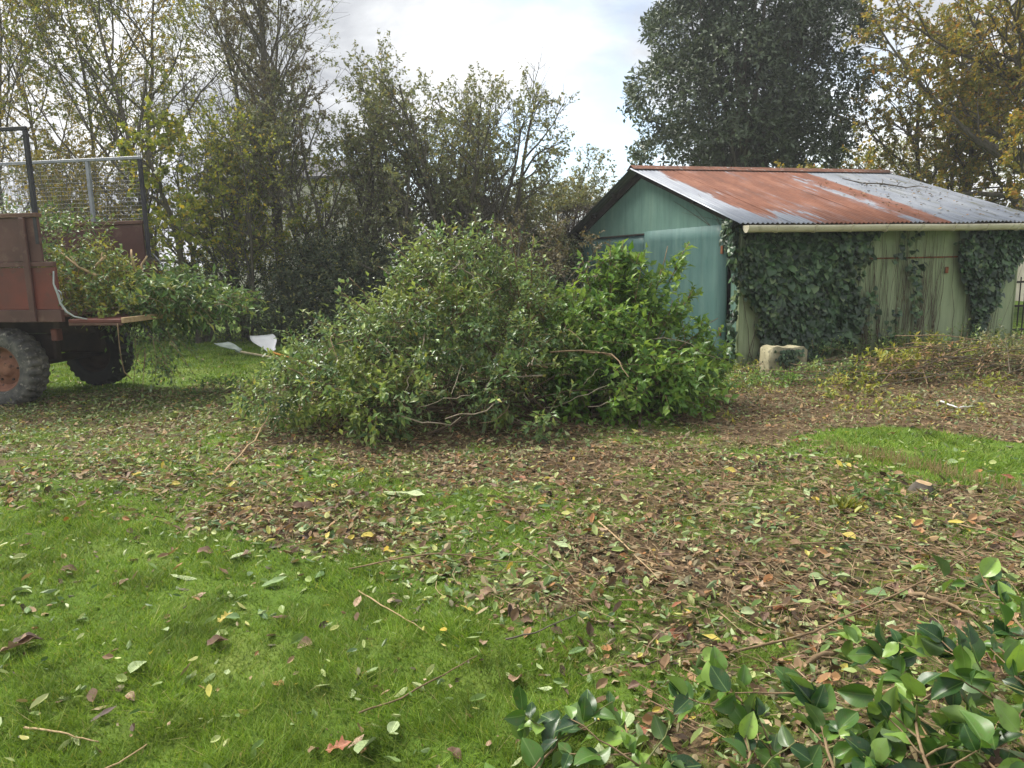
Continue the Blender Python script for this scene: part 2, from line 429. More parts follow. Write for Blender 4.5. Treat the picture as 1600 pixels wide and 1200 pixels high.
# ------------------------------------------------------------------ ground zones (polygons seen at pixels, laid on the ground)
def gp(*px): return [G(x, y) for x, y in px]
Z_BROWN = gp((610, 700), (760, 690), (1110, 648), (1225, 672), (1290, 700), (1420, 735), (1620, 790), (1720, 800), (1800, 1300), (1060, 1300), (1010, 1120), (900, 1010), (850, 900), (760, 800), (660, 745))
Z_MID = gp((-60, 640), (200, 625), (420, 615), (620, 700), (760, 790), (900, 900), (860, 960), (600, 930), (430, 850), (200, 800), (-60, 770))
Z_BANK = gp((1120, 600), (1140, 575), (1300, 540), (1600, 520), (1900, 530), (1900, 720), (1600, 700), (1400, 680), (1250, 685), (1120, 668), (1090, 640))
Z_LANE = gp((-100, 632), (330, 600), (440, 600), (430, 690), (200, 672), (-100, 690))
Z_WEDGE = gp((1262, 669), (1400, 668), (1600, 692), (1900, 716), (1900, 800), (1600, 757), (1420, 714), (1320, 690))
Z_GAP = gp((1090, 640), (1250, 655), (1275, 690), (1250, 720), (1080, 690))
Z_HEAP = gp((400, 690), (580, 712), (900, 680), (1110, 645), (1130, 590), (800, 575), (420, 600))
def litter(P):
    """how much of the ground is leaf litter, 0 to 1"""
    n1 = fbm(P[:, 0]*1.1, P[:, 1]*1.1, 21, 4)-0.5; n2 = fbm(P[:, 0]*4, P[:, 1]*4, 33, 3)-0.5
    j = n1*1.1+n2*0.5
    b = sstep(-0.35, 0.35, polysd(P, Z_BROWN)+j*0.9)*(0.68+0.7*n2+0.9*n1)
    mid = sstep(-0.4, 0.5, polysd(P, Z_MID)+j*0.8)*(0.50+1.1*n1+0.8*n2)
    bank = sstep(-0.2, 0.3, polysd(P, Z_BANK)+j*0.4)*0.85
    lane = sstep(-0.3, 0.3, polysd(P, Z_LANE)+j*0.5)*0.6
    gapz = sstep(-0.1, 0.2, polysd(P, Z_GAP)+j*0.3)*0.8
    heap = sstep(-0.25, 0.15, polysd(P, Z_HEAP)+j*0.3)*0.9
    s = np.maximum.reduce([b, mid, bank, lane, heap, gapz])
    wdg = sstep(-0.05, 0.08, polysd(P, Z_WEDGE)+n2*0.12)
    return np.clip(s*(1-0.94*wdg), 0, 1)

# ------------------------------------------------------------------ ground sheet
xs = np.concatenate([-np.geomspace(900, 12.5, 24), np.arange(-12, 13.01, 0.10), np.geomspace(13.5, 900, 24)])
ys = np.concatenate([-np.geomspace(300, 1.0, 14), np.arange(0.0, 18.01, 0.10), np.geomspace(18.5, 1500, 30)])
gx, gy = np.meshgrid(xs, ys)
gpts = np.stack([gx.ravel(), gy.ravel()], -1)
soil = litter(gpts)
gz = H(gpts[:, 0], gpts[:, 1])+soil*(fbm(gpts[:, 0]*9, gpts[:, 1]*9, 3, 2)-0.5)*0.03
nx, ny = len(xs), len(ys)
ii, jj = np.meshgrid(np.arange(nx-1), np.arange(ny-1)); q = (jj*nx+ii).ravel()
gm = mesh_np('lawn', np.stack([gpts[:, 0], gpts[:, 1], gz], -1), np.stack([q, q+1, q+nx+1, q+nx], -1), True)
at = gm.attributes.new('soil', 'FLOAT', 'POINT'); at.data.foreach_set('value', soil.astype(np.float32))
m_, nt, out = mat('lawn_ground'); n = N(nt)
pos = n.new('ShaderNodeNewGeometry').outputs['Position']
sa = n.new('ShaderNodeAttribute', attribute_name='soil').outputs['Fac']
gr = n.ramp(n.noise(pos, 1.3, 6, 0.65), [(0.3, (0.060, 0.110, 0.016)), (0.48, (0.115, 0.195, 0.026)), (0.66, (0.19, 0.245, 0.05))])
gr = n.mix(n.ramp(n.noise(pos, 38, 4, 0.7), [(0.35, 0.0), (0.65, 0.55)]), gr, (0.055, 0.085, 0.016))
so = n.ramp(n.noise(pos, 30, 6, 0.7), [(0.3, (0.045, 0.030, 0.017)), (0.5, (0.11, 0.076, 0.042)), (0.68, (0.20, 0.145, 0.080))])
so = n.mix(n.ramp(n.noise(pos, 3.0, 4), [(0.55, 0.0), (0.72, 0.5)]), so, (0.085, 0.10, 0.030))
mk = n.math('ADD', n.math('MULTIPLY', sa, 0.88), n.math('MULTIPLY', n.math('SUBTRACT', n.noise(pos, 14, 4, 0.65), 0.5), 0.9))
c = n.mix(n.ramp(mk, [(0.38, 0.0), (0.62, 1.0)]), gr, so)
nm = n.bump(n.noise(pos, 60, 5, 0.7), 0.7, 0.02)
nt.links.new(n.bsdf(c, 0.95, 0, 0.15, nm), out.inputs['Surface'])
lawn = obj('lawn', gm, None, m_, 'structure')

# ------------------------------------------------------------------ grass
def in_view(P, margin=0.6, hmax=0.3):
    d = np.column_stack([P[:, 0], P[:, 1], np.full(len(P), -EYE)])
    z = d@_F; x = 800+F_PX*(d@R2)/np.maximum(z, .05); y = 600-F_PX*(d@U2)/np.maximum(z, .05)
    mg = margin*F_PX/np.maximum(z, .3)
    return (z > 0.3) & (x > -mg) & (x < 1600+mg) & (y < 1200+mg) & (y > 380)
rg = np.random.default_rng(4)
def blades(x0, x1, y0, y1, dens, ln, wd, thr=0.55):
    k = int((x1-x0)*(y1-y0)*dens)
    P = np.column_stack([rg.uniform(x0, x1, k), rg.uniform(y0, y1, k)])
    P = P[in_view(P)]
    lt = litter(P)
    tuft = fbm(P[:, 0]*5, P[:, 1]*5, 51, 4)
    P2 = P; ok = (rg.uniform(0, 1, len(P)) > np.clip(lt*1.25, 0, 0.975)) & (rg.uniform(0, 1, len(P)) < 0.35+tuft*1.1)
    P2 = P[ok]; lt = lt[ok]; tuft = tuft[ok]; k = len(P2)
    z = H(P2[:, 0], P2[:, 1])
    a = rg.uniform(0, 2*PI, k); side = np.column_stack([np.cos(a), np.sin(a), np.zeros(k)])
    lean = rg.normal(0, .7, (k, 2))+0.3*np.column_stack([vnoise(P2[:, 0]*2.5, P2[:, 1]*2.5, 61)-.5, vnoise(P2[:, 0]*2.5, P2[:, 1]*2.5, 71)-.5])*2
    Lh = ln*rg.uniform(.5, 1.3, k)*(0.35+1.5*np.clip(tuft-.18, 0, 1)**1.2)
    tip = np.column_stack([P2+lean*Lh[:, None], z+Lh*0.85])
    b = np.column_stack([P2, z-0.004])
    w = wd*rg.uniform(.6, 1.3, k)[:, None]
    V = np.stack([b-side*w, b+side*w, tip], 1).reshape(-1, 3)
    return V
Vs = [blades(-3.2, 3.2, 1.5, 3.4, 19000, .055, .0021), blades(-5, 5.2, 3.4, 5.4, 9000, .055, .0029),
      blades(-8, 8, 5.4, 9, 3300, .055, .0048), blades(-12, 11, 9, 17.5, 900, .055, .009)]
V = np.concatenate(Vs); Fc = np.arange(len(V)).reshape(-1, 3)
M['grass'] = leaf_mat('grass_blade', [(0.0, (0.095, 0.170, 0.017)), (0.5, (0.165, 0.285, 0.030)), (0.85, (0.27, 0.385, 0.055)), (0.95, (0.34, 0.38, 0.09)), (1.0, (0.44, 0.37, 0.17))], 0.55, 0.35, 0.0, 0.3, 1.0)
g = obj('grass', mesh_np('grass', V, Fc), None, M['grass'], 'stuff')
tag(g, 'short mossy green lawn grass across the garden', 'grass')

# ------------------------------------------------------------------ leaf litter
rl = np.random.default_rng(11)
def scatter(x0, x1, y0, y1, dens, fn):
    k = int((x1-x0)*(y1-y0)*dens)
    P = np.column_stack([rl.uniform(x0, x1, k), rl.uniform(y0, y1, k)]); P = P[in_view(P)]
    return P[rl.uniform(0, 1, len(P)) < fn(P)]
def lay(P, size, wid, tilt=0.35, lift=0.018, T=CURL):
    k = len(P); a = rl.uniform(0, 2*PI, k)
    D = np.column_stack([np.cos(a), np.sin(a), rl.normal(0, tilt*0.6, k)])
    Nn = unit(np.column_stack([rl.normal(0, tilt, (k, 2)), np.where(rl.uniform(0, 1, k) < .55, 1., -1.)]))
    z = H(P[:, 0], P[:, 1])+lift*rl.uniform(.2, 1.6, k)
    S = size*np.clip(np.exp(rl.normal(0, .5, k)), .3, 1.8)
    return leafset(np.column_stack([P, z]), D, Nn, S, wid*rl.uniform(.7, 1.25, k), T)
def lay2(P, size, wid, tilt, lift=.018):
    n_ = P[:, 1] < 6.0; V1, F1 = lay(P[n_], size, wid, tilt, lift); V2, F2 = lay(P[~n_], size*1.08, wid, tilt, lift, LEAF4)
    return np.concatenate([V1, V2]), np.concatenate([F1, F2+len(V1)])
dead_fn = lambda P: np.clip(litter(P)*1.0-0.05, 0, 1)*np.clip(.15+1.3*fbm(P[:, 0]*2.3, P[:, 1]*2.3, 83, 3), 0, 1)+0.022
P = np.concatenate([scatter(-4, 5, 1.5, 6.2, 1250, dead_fn), scatter(-9, 11, 6.2, 12.5, 560, dead_fn)])
V, Fc = lay2(P, .040, .55, .6)
tag(obj('dead_leaf_litter', mesh_np('dead_leaf_litter', V, Fc), None, M['lf_dead'], 'stuff'), 'brown dead leaves strewn thickly over the ground', 'leaf litter')
green_fn = lambda P: 0.06+0.50*litter(P)*np.clip(fbm(P[:, 0]*1.6, P[:, 1]*1.6, 77, 3)*2.2-0.5, 0, 1)+0.16*sstep(-.3, .4, polysd(P, Z_MID))+0.22*sstep(-.3, .3, polysd(P, Z_LANE))
P = np.concatenate([scatter(-4, 5, 1.5, 6.2, 1150, green_fn), scatter(-9, 9, 6.2, 11.5, 620, green_fn)])
V, Fc = lay2(P, .040, .45, 0.55, .026)
tag(obj('clipped_leaf_litter', mesh_np('clipped_leaf_litter', V, Fc), None, M['lf_fallen_green'], 'stuff'), 'small clipped green and yellow leaves scattered over lawn and litter', 'leaf litter')
P = np.concatenate([scatter(-4, 5, 1.5, 6.2, 900, dead_fn), scatter(-9, 11, 6.2, 10.5, 380, dead_fn)])
V, Fc = lay(P, .019, .6, .7, .02, LEAF2)
tag(obj('leaf_crumb_litter', mesh_np('leaf_crumb_litter', V, Fc), None, M['lf_dead'], 'stuff'), 'fine crumbled leaf debris between the fallen leaves', 'leaf litter')
# twigs in the litter
tw_fn = lambda P: np.clip(litter(P)-0.25, 0, 1)*(0.4+0.9*sstep(-1.5, 2.5, P[:, 0]))
P = np.concatenate([scatter(-4, 5, 1.5, 6.2, 400, tw_fn), scatter(-9, 11, 6.2, 12, 200, tw_fn)])
k = len(P); a = rl.uniform(0, 2*PI, k); Lh = rl.uniform(.08, .42, k); t = np.linspace(-.5, .5, 4)
D = np.column_stack([np.cos(a), np.sin(a)]); S_ = np.column_stack([-np.sin(a), np.cos(a)]); bend = rl.normal(0, .10, k)
pl = np.zeros((k, 4, 3)); pl[..., :2] = P[:, None]+D[:, None]*(Lh[:, None]*t)[..., None]+S_[:, None]*((Lh*bend)[:, None]*(t*t*4))[..., None]
pl[..., 2] = H(pl[..., 0], pl[..., 1])+.012+rl.uniform(0, .03, (k, 1))+rl.uniform(-.2, .25, (k, 1))*Lh[:, None]*np.abs(t)*0.5
V, Fc = tubes(pl, np.outer(rl.uniform(.0010, .0030, k), np.linspace(1, .5, 4)), 3)
tag(obj('twig_litter', mesh_np('twig_litter', V, Fc), None, M['straw'], 'stuff'), 'thin dry twigs littered through the dead leaves', 'twig litter')
# ------------------------------------------------------------------ trees and hedges beyond the lawn
def spread_tree(rng, base, specs, lean=(0, 0, 0)):
    """level by level growth. specs: dicts n (children per parent), len, ang, seg, wig, trop, rad, t0"""
    levels = []
    P = np.array([base], float); D = unit(np.array([UP+np.array(lean)])); L = None; Rd = None
    for li, s in enumerate(specs):
        if li == 0:
            k = s['n']
            P = np.repeat(P, k, 0)+rng.normal(0, s.get('foot', 0.0), (k, 3))*np.array([1, 1, 0])
            az = (np.arange(k)*2.399963+rng.normal(0, .25, k)); tl = 1.35*s.get('ang', 0)*np.sqrt((np.arange(k)+.7)/k)*rng.uniform(.85, 1.15, k)
            D = unit(np.repeat(D, k, 0)+np.column_stack([np.cos(az)*tl, np.sin(az)*tl, np.zeros(k)]))
            L = s['len']*rng.uniform(.85, 1.1, k); Rd = np.full(k, s['rad'])*rng.uniform(.8, 1.1, k)
        else:
            pp, pr, pL = levels[-1][:3]
            mp, nseg = pp.shape[0], pp.shape[1]-1
            k = s['n']; t = s.get('t0', .3)+(1-s.get('t0', .3))*(np.arange(k)[None]+rng.uniform(0, 1, (mp, k)))/k
            f = np.clip(t*nseg, 0, nseg-1e-4); i = f.astype(int); fr = (f-i)[..., None]
            row = np.arange(mp)[:, None]
            P = (pp[row, i]*(1-fr)+pp[row, i+1]*fr).reshape(-1, 3)
            T = unit(pp[row, i+1]-pp[row, i]).reshape(-1, 3)
            pr_ = (pr[row, i]*(1-fr[..., 0])+pr[row, i+1]*fr[..., 0]).ravel()
            a = np.clip(rng.normal(s['ang'], s.get('angv', .2), len(P)), .1, 1.9)[:, None]
            D = unit(T*np.cos(a)+perp(rng, T)*np.sin(a))
            L = s['len']*rng.uniform(.55, 1.15, len(P))*(1.15-0.55*t.ravel())
            Rd = np.minimum(s['rad'], pr_*0.75)
        seg = s.get('seg', 5); m_ = len(P)
        pts = np.zeros((m_, seg+1, 3)); pts[:, 0] = P; d = D.copy()
        for j in range(seg):
            d = unit(d+rng.normal(0, s.get('wig', .12), (m_, 3))+UP*s.get('trop', .05))
            pts[:, j+1] = pts[:, j]+d*(L/seg)[:, None]
        rr = Rd[:, None]*np.linspace(1, s.get('taper', .35), seg+1)
        levels.append((pts, rr, L))
    return levels
def tip_points(rng, pts, n, t0=0.25):
    mp, seg = pts.shape[0], pts.shape[1]-1
    i = rng.integers(0, mp, n); f = np.clip(rng.uniform(t0, 1, n)*seg, 0, seg-1e-4); j = f.astype(int); fr = (f-j)[:, None]
    return pts[i, j]*(1-fr)+pts[i, j+1]*fr, unit(pts[i, j+1]-pts[i, j])

def make_tree(name, label, base, specs, leaf, nleaf, ls, seed, bark='bark', lean=(0, 0, 0), lw=.62, group=None, T=LEAF2, wood_sides=5, cat='tree', extra=None, zlo=None, sparse=None):
    rng = np.random.default_rng(seed)
    base = np.array([base[0], base[1], float(H(base[0], base[1]))-0.05])
    root = thing(name, label, cat, tuple(base), 0, group)
    lv = spread_tree(rng, (0, 0, 0), specs, lean)
    for i in range(len(lv[0][0])):
        V, Q = tubes(lv[0][0][i:i+1], lv[0][1][i:i+1], 9); obj('trunk', mesh_np('trunk', V, Q, True), root, M[bark])
    lim = lv[1] if len(lv) > 1 else None
    if lim is not None:
        for i in range(len(lim[0])):
            if i < 14:
                V, Q = tubes(lim[0][i:i+1], lim[1][i:i+1], 7); obj('limb', mesh_np('limb', V, Q, True), root, M[bark])
        Vs, Qs, o = [], [], 0
        for a in ([(lim[0][14:], lim[1][14:])] if len(lim[0]) > 14 else [])+[(l[0], l[1]) for l in lv[2:]]:
            if a[1].max() < .011: ix = [0, a[0].shape[1]//2, a[0].shape[1]-1]; a = (a[0][:, ix], a[1][:, ix])
            V, Q = tubes(a[0], a[1], wood_sides if a[1].max() > .017 else 3); Vs.append(V); Qs.append(Q+o); o += len(V)
        if Vs: obj('twigs', mesh_np('twigs', np.concatenate(Vs), np.concatenate(Qs)), root, M[bark], 'stuff')
    if nleaf:
        P, D = tip_points(rng, lv[-1][0], nleaf)
        if sparse is not None:
            wp = P+base; nz = fbm(wp[:, 0]*.8+3*seed, wp[:, 2]*.8, seed, 3); P, D = P[nz > sparse], D[nz > sparse]
        if zlo is not None: ok = P[:, 2] > zlo; P, D = P[ok], D[ok]
        k = len(P)
        ld = unit(D*.5+rdir(rng, k)*.9+np.array([0, 0, -.35])); nn = unit(rdir(rng, k)+np.array([0, 0, .8]))
        V, Fc = leafset(P, ld, nn, ls*np.exp(rng.normal(0, .25, k)), lw, T)
        obj('crown', mesh_np('crown', V, Fc), root, M[leaf], 'stuff')
    return root

def bushy(name, label, base, lumps, leaf, nsprig, nl, L, ls, seed, cat='tree', sub=0, subr=(.5, .9), trunk=None, inner=.55, lw=.5, group=None, zmin=0.05, bark='bark', droop=.1, T=LEAF2, stems=False):
    """dense leafy crown: shoots spread over lumps that sit on a few larger lumps"""
    rng = np.random.default_rng(seed)
    base = np.array([base[0], base[1], float(H(base[0], base[1]))])
    root = thing(name, label, cat, tuple(base), 0, group)
    big = [(np.array(c), np.array(r)) for c, r in lumps]
    if sub:
        C, D = shell(rng, big, sub, .80, .8, zmin)
        sr = rng.uniform(*subr, len(C))
        lm = [(c, np.array([s, s, s*.85])) for c, s in zip(C, sr)]
        P1, D1 = shell(rng, lm, int(nsprig*.8), inner, .72, zmin)
        ok = D1[:, 2] > -.3; P1, D1 = P1[ok], D1[ok]
        P2, D2 = shell(rng, big, int(nsprig*.12), .6, .5, zmin)
        P = np.concatenate([P1, P2]); D = np.concatenate([D1, D2])
    else:
        P, D = shell(rng, big, nsprig, inner, .62, zmin); C = P[rng.integers(0, len(P), 40)]
    D = unit(D+UP*.35+rng.normal(0, .35, D.shape))
    b, ld, nn, S, st = sprig_leaves(rng, P, D, L*rng.uniform(.6, 1.3, len(P)), nl, ls, droop)
    V, Fc = leafset(b, ld, nn, S, lw, T)
    obj('crown', mesh_np('crown', V, Fc), root, M[leaf], 'stuff')
    if trunk:
        r0, n_ = trunk
        top = np.array([big[0][0][0], big[0][0][1], big[0][0][2]+big[0][1][2]*.5])
        tt = np.linspace(0, 1, 8)[:, None]; pl = top*tt+np.column_stack([rng.normal(0, .06, (8, 2)), np.zeros(8)]); pl[0] = (0, 0, -.1)
        V, Q = tubes(pl[None], (r0*np.linspace(1, .25, 8))[None], 9); obj('trunk', mesh_np('trunk', V, Q, True), root, M[bark])
        k = min(n_, len(C)); e = C[rng.permutation(len(C))[:k]]
        f = rng.uniform(.2, .8, k); s = top*f[:, None]; s[:, 2] = np.minimum(s[:, 2], e[:, 2]*.95)
        t5 = np.linspace(0, 1, 6)[None, :, None]; pl = s[:, None]*(1-t5)+e[:, None]*t5+rng.normal(0, .08, (k, 6, 3)); pl[:, 0] = s
        for i in range(min(k, 10)):
            V, Q = tubes(pl[i:i+1], (r0*.4*np.linspace(1, .2, 6))[None], 6); obj('limb', mesh_np('limb', V, Q, True), root, M[bark])
        if k > 10:
            V, Q = tubes(pl[10:], np.tile(r0*.22*np.linspace(1, .2, 6), (k-10, 1)), 5); obj('branches', mesh_np('branches', V, Q), root, M[bark], 'stuff')
    if stems:
        V, Q = tubes(st[::stems], np.tile(np.linspace(.006, .002, 4), (len(st[::stems]), 1)), 3); obj('twigs', mesh_np('twigs', V, Q), root, M['twig_dark'], 'stuff')
    return root

def ground_at(px, Y):
    return (A(px, 400, Y)[0], Y)
# tall thin half-bare trees on the left
def upright(n0, h, r): return [dict(n=n0, len=h, ang=.12, seg=9, wig=.07, trop=.06, rad=r, taper=.15, foot=.25), dict(n=15, len=h*.42, ang=.72, seg=7, wig=.13, trop=.10, rad=r*.42, t0=.12, taper=.2),
                               dict(n=9, len=h*.18, ang=.7, seg=5, wig=.17, trop=.06, rad=.013, t0=.2, taper=.3), dict(n=6, len=h*.085, ang=.7, seg=4, wig=.2, rad=.006, t0=.15, taper=.4)]
make_tree('birch_tree', 'tall thin half-bare tree with yellowing leaves, farthest left behind trailer cage', ground_at(20, 17.5), upright(2, 8.5, .065), 'lf_birch', 26000, .056, 101, lean=(-.05, 0, 0), sparse=.38)
make_tree('birch_tree', 'tall half-bare tree with orange-yellow leaves right above the dark trailer post', ground_at(110, 18.5), upright(2, 9.5, .07), 'lf_birch', 30000, .056, 102, sparse=.38)
make_tree('birch_tree', 'tall half-bare tree with dark trunk rising behind the rear end of trailer', ground_at(232, 17.0), upright(2, 9.0, .08), 'lf_maple', 30000, .058, 103, sparse=.38, lean=(-.03, 0, 0))
make_tree('birch_tree', 'tall bare-topped tree with fine upright twigs left of the ivy-clad trunk', ground_at(365, 19.5), upright(2, 10.5, .08), 'lf_olive', 30000, .054, 104, sparse=.42)
make_tree('hazel_bush', 'many-stemmed yellowing hazel filling the gap behind the trailer cage', ground_at(165, 16.6),
          [dict(n=9, len=3.6, ang=.34, seg=7, wig=.08, trop=.05, rad=.035, taper=.25, foot=.4), dict(n=9, len=1.5, ang=.65, seg=5, wig=.14, trop=.06, rad=.016, t0=.15, taper=.3),
           dict(n=7, len=.7, ang=.7, seg=4, wig=.18, rad=.008, t0=.15), dict(n=4, len=.34, ang=.7, seg=3, wig=.2, rad=.004, t0=.15)], 'lf_birch', 19000, .058, 111, sparse=.36, cat='bush')
make_tree('hazel_bush', 'many-stemmed olive-yellow hazel between the spreading maple and the dark trunk', ground_at(400, 16.4),
          [dict(n=9, len=4.2, ang=.30, seg=7, wig=.08, trop=.05, rad=.04, taper=.25, foot=.4), dict(n=10, len=1.5, ang=.65, seg=5, wig=.14, trop=.06, rad=.016, t0=.15, taper=.3),
           dict(n=7, len=.7, ang=.7, seg=4, wig=.18, rad=.008, t0=.15), dict(n=4, len=.34, ang=.7, seg=3, wig=.2, rad=.004, t0=.15)], 'lf_maple', 17000, .056, 112, sparse=.38, cat='bush')
# spreading yellow-green maple with leaning stems in front of the pale wall
make_tree('maple_tree', 'spreading yellow-green maple with leaning forked stems before the cream wall', ground_at(300, 15.6),
          [dict(n=4, len=4.4, ang=.42, seg=8, wig=.10, trop=.03, rad=.085, taper=.25, foot=.12), dict(n=8, len=1.7, ang=.75, seg=6, wig=.15, trop=.05, rad=.035, t0=.3, taper=.25),
           dict(n=8, len=.9, ang=.7, seg=4, wig=.18, rad=.012, t0=.2), dict(n=5, len=.4, ang=.7, seg=3, wig=.2, rad=.005, t0=.2)], 'lf_maple', 22000, .078, 105, lean=(.16, -.05, 0), lw=.8, sparse=.40)
# dark trunk carrying ivy and brown hanging leaves
make_tree('ivy_clad_tree', 'tall dark trunk with dense brown twiggy crown left of centre', ground_at(440, 17.2),
          [dict(n=1, len=10.5, ang=.02, seg=12, wig=.03, trop=.05, rad=.16, taper=.2), dict(n=44, len=2.3, ang=.8, seg=6, wig=.12, trop=.16, rad=.035, t0=.22, taper=.25),
           dict(n=8, len=.85, ang=.6, seg=4, wig=.16, trop=.08, rad=.010, t0=.15), dict(n=4, len=.4, ang=.6, seg=3, wig=.2, rad=.005, t0=.1)], 'lf_brown', 27000, .05, 106, sparse=.34)
make_tree('willow_tree', 'olive grey leafed tree filling the gap right of the dark trunk', ground_at(540, 16.6),
          [dict(n=7, len=4.8, ang=.30, seg=8, wig=.08, trop=.06, rad=.07, taper=.25, foot=.25), dict(n=11, len=1.5, ang=.7, seg=6, wig=.14, trop=.08, rad=.028, t0=.12, taper=.25),
           dict(n=8, len=.7, ang=.7, seg=4, wig=.18, rad=.010, t0=.15), dict(n=5, len=.34, ang=.7, seg=3, wig=.2, rad=.005, t0=.15)], 'lf_olive', 32000, .055, 107, sparse=.32)
make_tree('willow_tree', 'broad dense grey-green tree with bare shoots standing out of its top, centre', ground_at(700, 16.2),
          [dict(n=15, len=4.8, ang=.36, seg=8, wig=.08, trop=.05, rad=.075, taper=.25, foot=.35), dict(n=12, len=1.8, ang=.7, seg=6, wig=.14, trop=.06, rad=.028, t0=.12, taper=.25),
           dict(n=8, len=.75, ang=.7, seg=4, wig=.18, rad=.010, t0=.15), dict(n=5, len=.34, ang=.7, seg=3, wig=.2, rad=.005, t0=.15)], 'lf_olive', 62000, .054, 208, sparse=.30, lean=(0, 0, 0))
make_tree('willow_tree', 'low grey-green tree reaching down to the shed gable', ground_at(868, 17.8),
          [dict(n=14, len=3.3, ang=.50, seg=7, wig=.07, trop=.03, rad=.05, taper=.25, foot=.5), dict(n=11, len=1.3, ang=.75, seg=6, wig=.14, trop=.05, rad=.025, t0=.1, taper=.25),
           dict(n=8, len=.7, ang=.7, seg=4, wig=.18, rad=.010, t0=.15), dict(n=5, len=.32, ang=.7, seg=3, wig=.2, rad=.005, t0=.15)], 'lf_olive', 58000, .055, 109, sparse=.22)
make_tree('bramble_bush', 'brown twiggy bush behind the top of the green heap beside the gable', ground_at(835, 13.2),
          [dict(n=7, len=2.0, ang=.35, seg=6, wig=.1, trop=.03, rad=.03, taper=.3, foot=.4), dict(n=9, len=.9, ang=.7, seg=5, wig=.16, trop=.03, rad=.012, t0=.1),
           dict(n=8, len=.42, ang=.7, seg=4, wig=.2, rad=.006, t0=.1)], 'lf_brown', 9000, .05, 110, cat='bush')
# hedge along the far edge of the lawn
hx0, hx1 = A(-260, 400, 16.2)[0], A(930, 400, 15.4)[0]
hl = []
rh = np.random.default_rng(31)
for x in np.arange(hx0, hx1, .55):
    f = (x-hx0)/(hx1-hx0)
    hl.append(((x-hx0, -.8*f+rh.uniform(-.12, .12), .75+rh.uniform(-.1, .1)), (.62, .55, .95+rh.uniform(-.1, .25))))
bushy('hedge', 'dark evergreen hedge along the far edge of the lawn', (hx0, 16.3), hl, 'lf_hedge', 9000, 5, .22, .070, 32, 'hedge', inner=.35, group=None, stems=6, T=LEAF2)
bushy('laurel_bush', 'almost black dense bush at the end of the hedge left of the heap', ground_at(520, 15.4), [((0, 0, 1.15), (1.25, .8, 1.0)), ((1.5, .1, 1.1), (1.1, .8, .95)), ((-.9, -.1, .6), (.8, .7, .7))], 'lf_hedge', 5200, 5, .22, .07, 33, 'bush', inner=.4)
# the big evergreen behind the shed
eb = ground_at(1155, 23.0)
bushy('evergreen_oak', 'big dense dark evergreen tree towering behind the shed roof', eb,
      [((0, 0, 6.6), (2.3, 2.2, 3.2)), ((-.5, -.3, 9.4), (2.0, 1.9, 2.8)), ((.7, 0, 9.0), (2.1, 1.9, 3.0)), ((-.8, -.4, 5.2), (1.9, 1.7, 1.7)), ((1.0, 0, 5.4), (1.8, 1.7, 2.0))], 'lf_ever', 19000, 6, .30, .155, 41, 'tree', sub=95, subr=(.6, 1.25), trunk=(.32, 40), inner=.62, lw=.48)
# autumn tree to the right, trunk beyond the frame
make_tree('cherry_tree', 'autumn tree with orange and yellow leaves and long bare limbs over the shed', ground_at(1690, 17.0),
          [dict(n=2, len=6.2, ang=.10, seg=8, wig=.06, trop=.03, rad=.20, taper=.3, foot=.15), dict(n=18, len=6.0, ang=1.05, seg=9, wig=.10, trop=.015, rad=.075, t0=.28, taper=.2),
           dict(n=10, len=1.6, ang=.65, seg=6, wig=.16, trop=.0, rad=.020, t0=.2, taper=.3), dict(n=6, len=.7, ang=.7, seg=4, wig=.2, rad=.008, t0=.15)], 'lf_autumn', 62000, .075, 120, bark='bark', lean=(-.16, 0, 0), sparse=.30)
make_tree('oak_tree', 'autumn tree behind the far right end of the shed roof', ground_at(1480, 21.5),
          [dict(n=3, len=6.5, ang=.15, seg=8, wig=.06, trop=.05, rad=.14, taper=.3, foot=.2), dict(n=12, len=3.2, ang=.8, seg=7, wig=.12, trop=.04, rad=.05, t0=.2, taper=.2),
           dict(n=9, len=1.2, ang=.65, seg=5, wig=.16, rad=.016, t0=.15), dict(n=5, len=.55, ang=.7, seg=4, wig=.2, rad=.007, t0=.15)], 'lf_autumn', 44000, .07, 121, sparse=.32)
for i, (px, Y, rx, hz, lb) in enumerate([(1330, 27, 2.2, 5.2, 'rounded olive-green bush showing over the roof ridge beside the evergreen'), (1470, 26, 2.5, 5.6, 'broad olive-green bush showing over the falling edge of the roof'), (1620, 24.5, 2.6, 5.4, 'olive-green bush beyond the right end of the shed roof'), (1790, 24, 2.6, 5.0, 'olive-green bush at the far right edge of the garden')]):
    bushy('garden_bush', lb, ground_at(px, Y), [((0, 0, hz*.5), (rx, 1.6, hz*.55)), ((-rx*.5, .2, hz*.62), (rx*.55, 1.2, hz*.4)), ((rx*.5, -.1, hz*.55), (rx*.6, 1.2, hz*.45))], 'lf_olive', 2300, 6, .3, .1, 50+i, 'bush', sub=30, subr=(.4, .7), inner=.4)

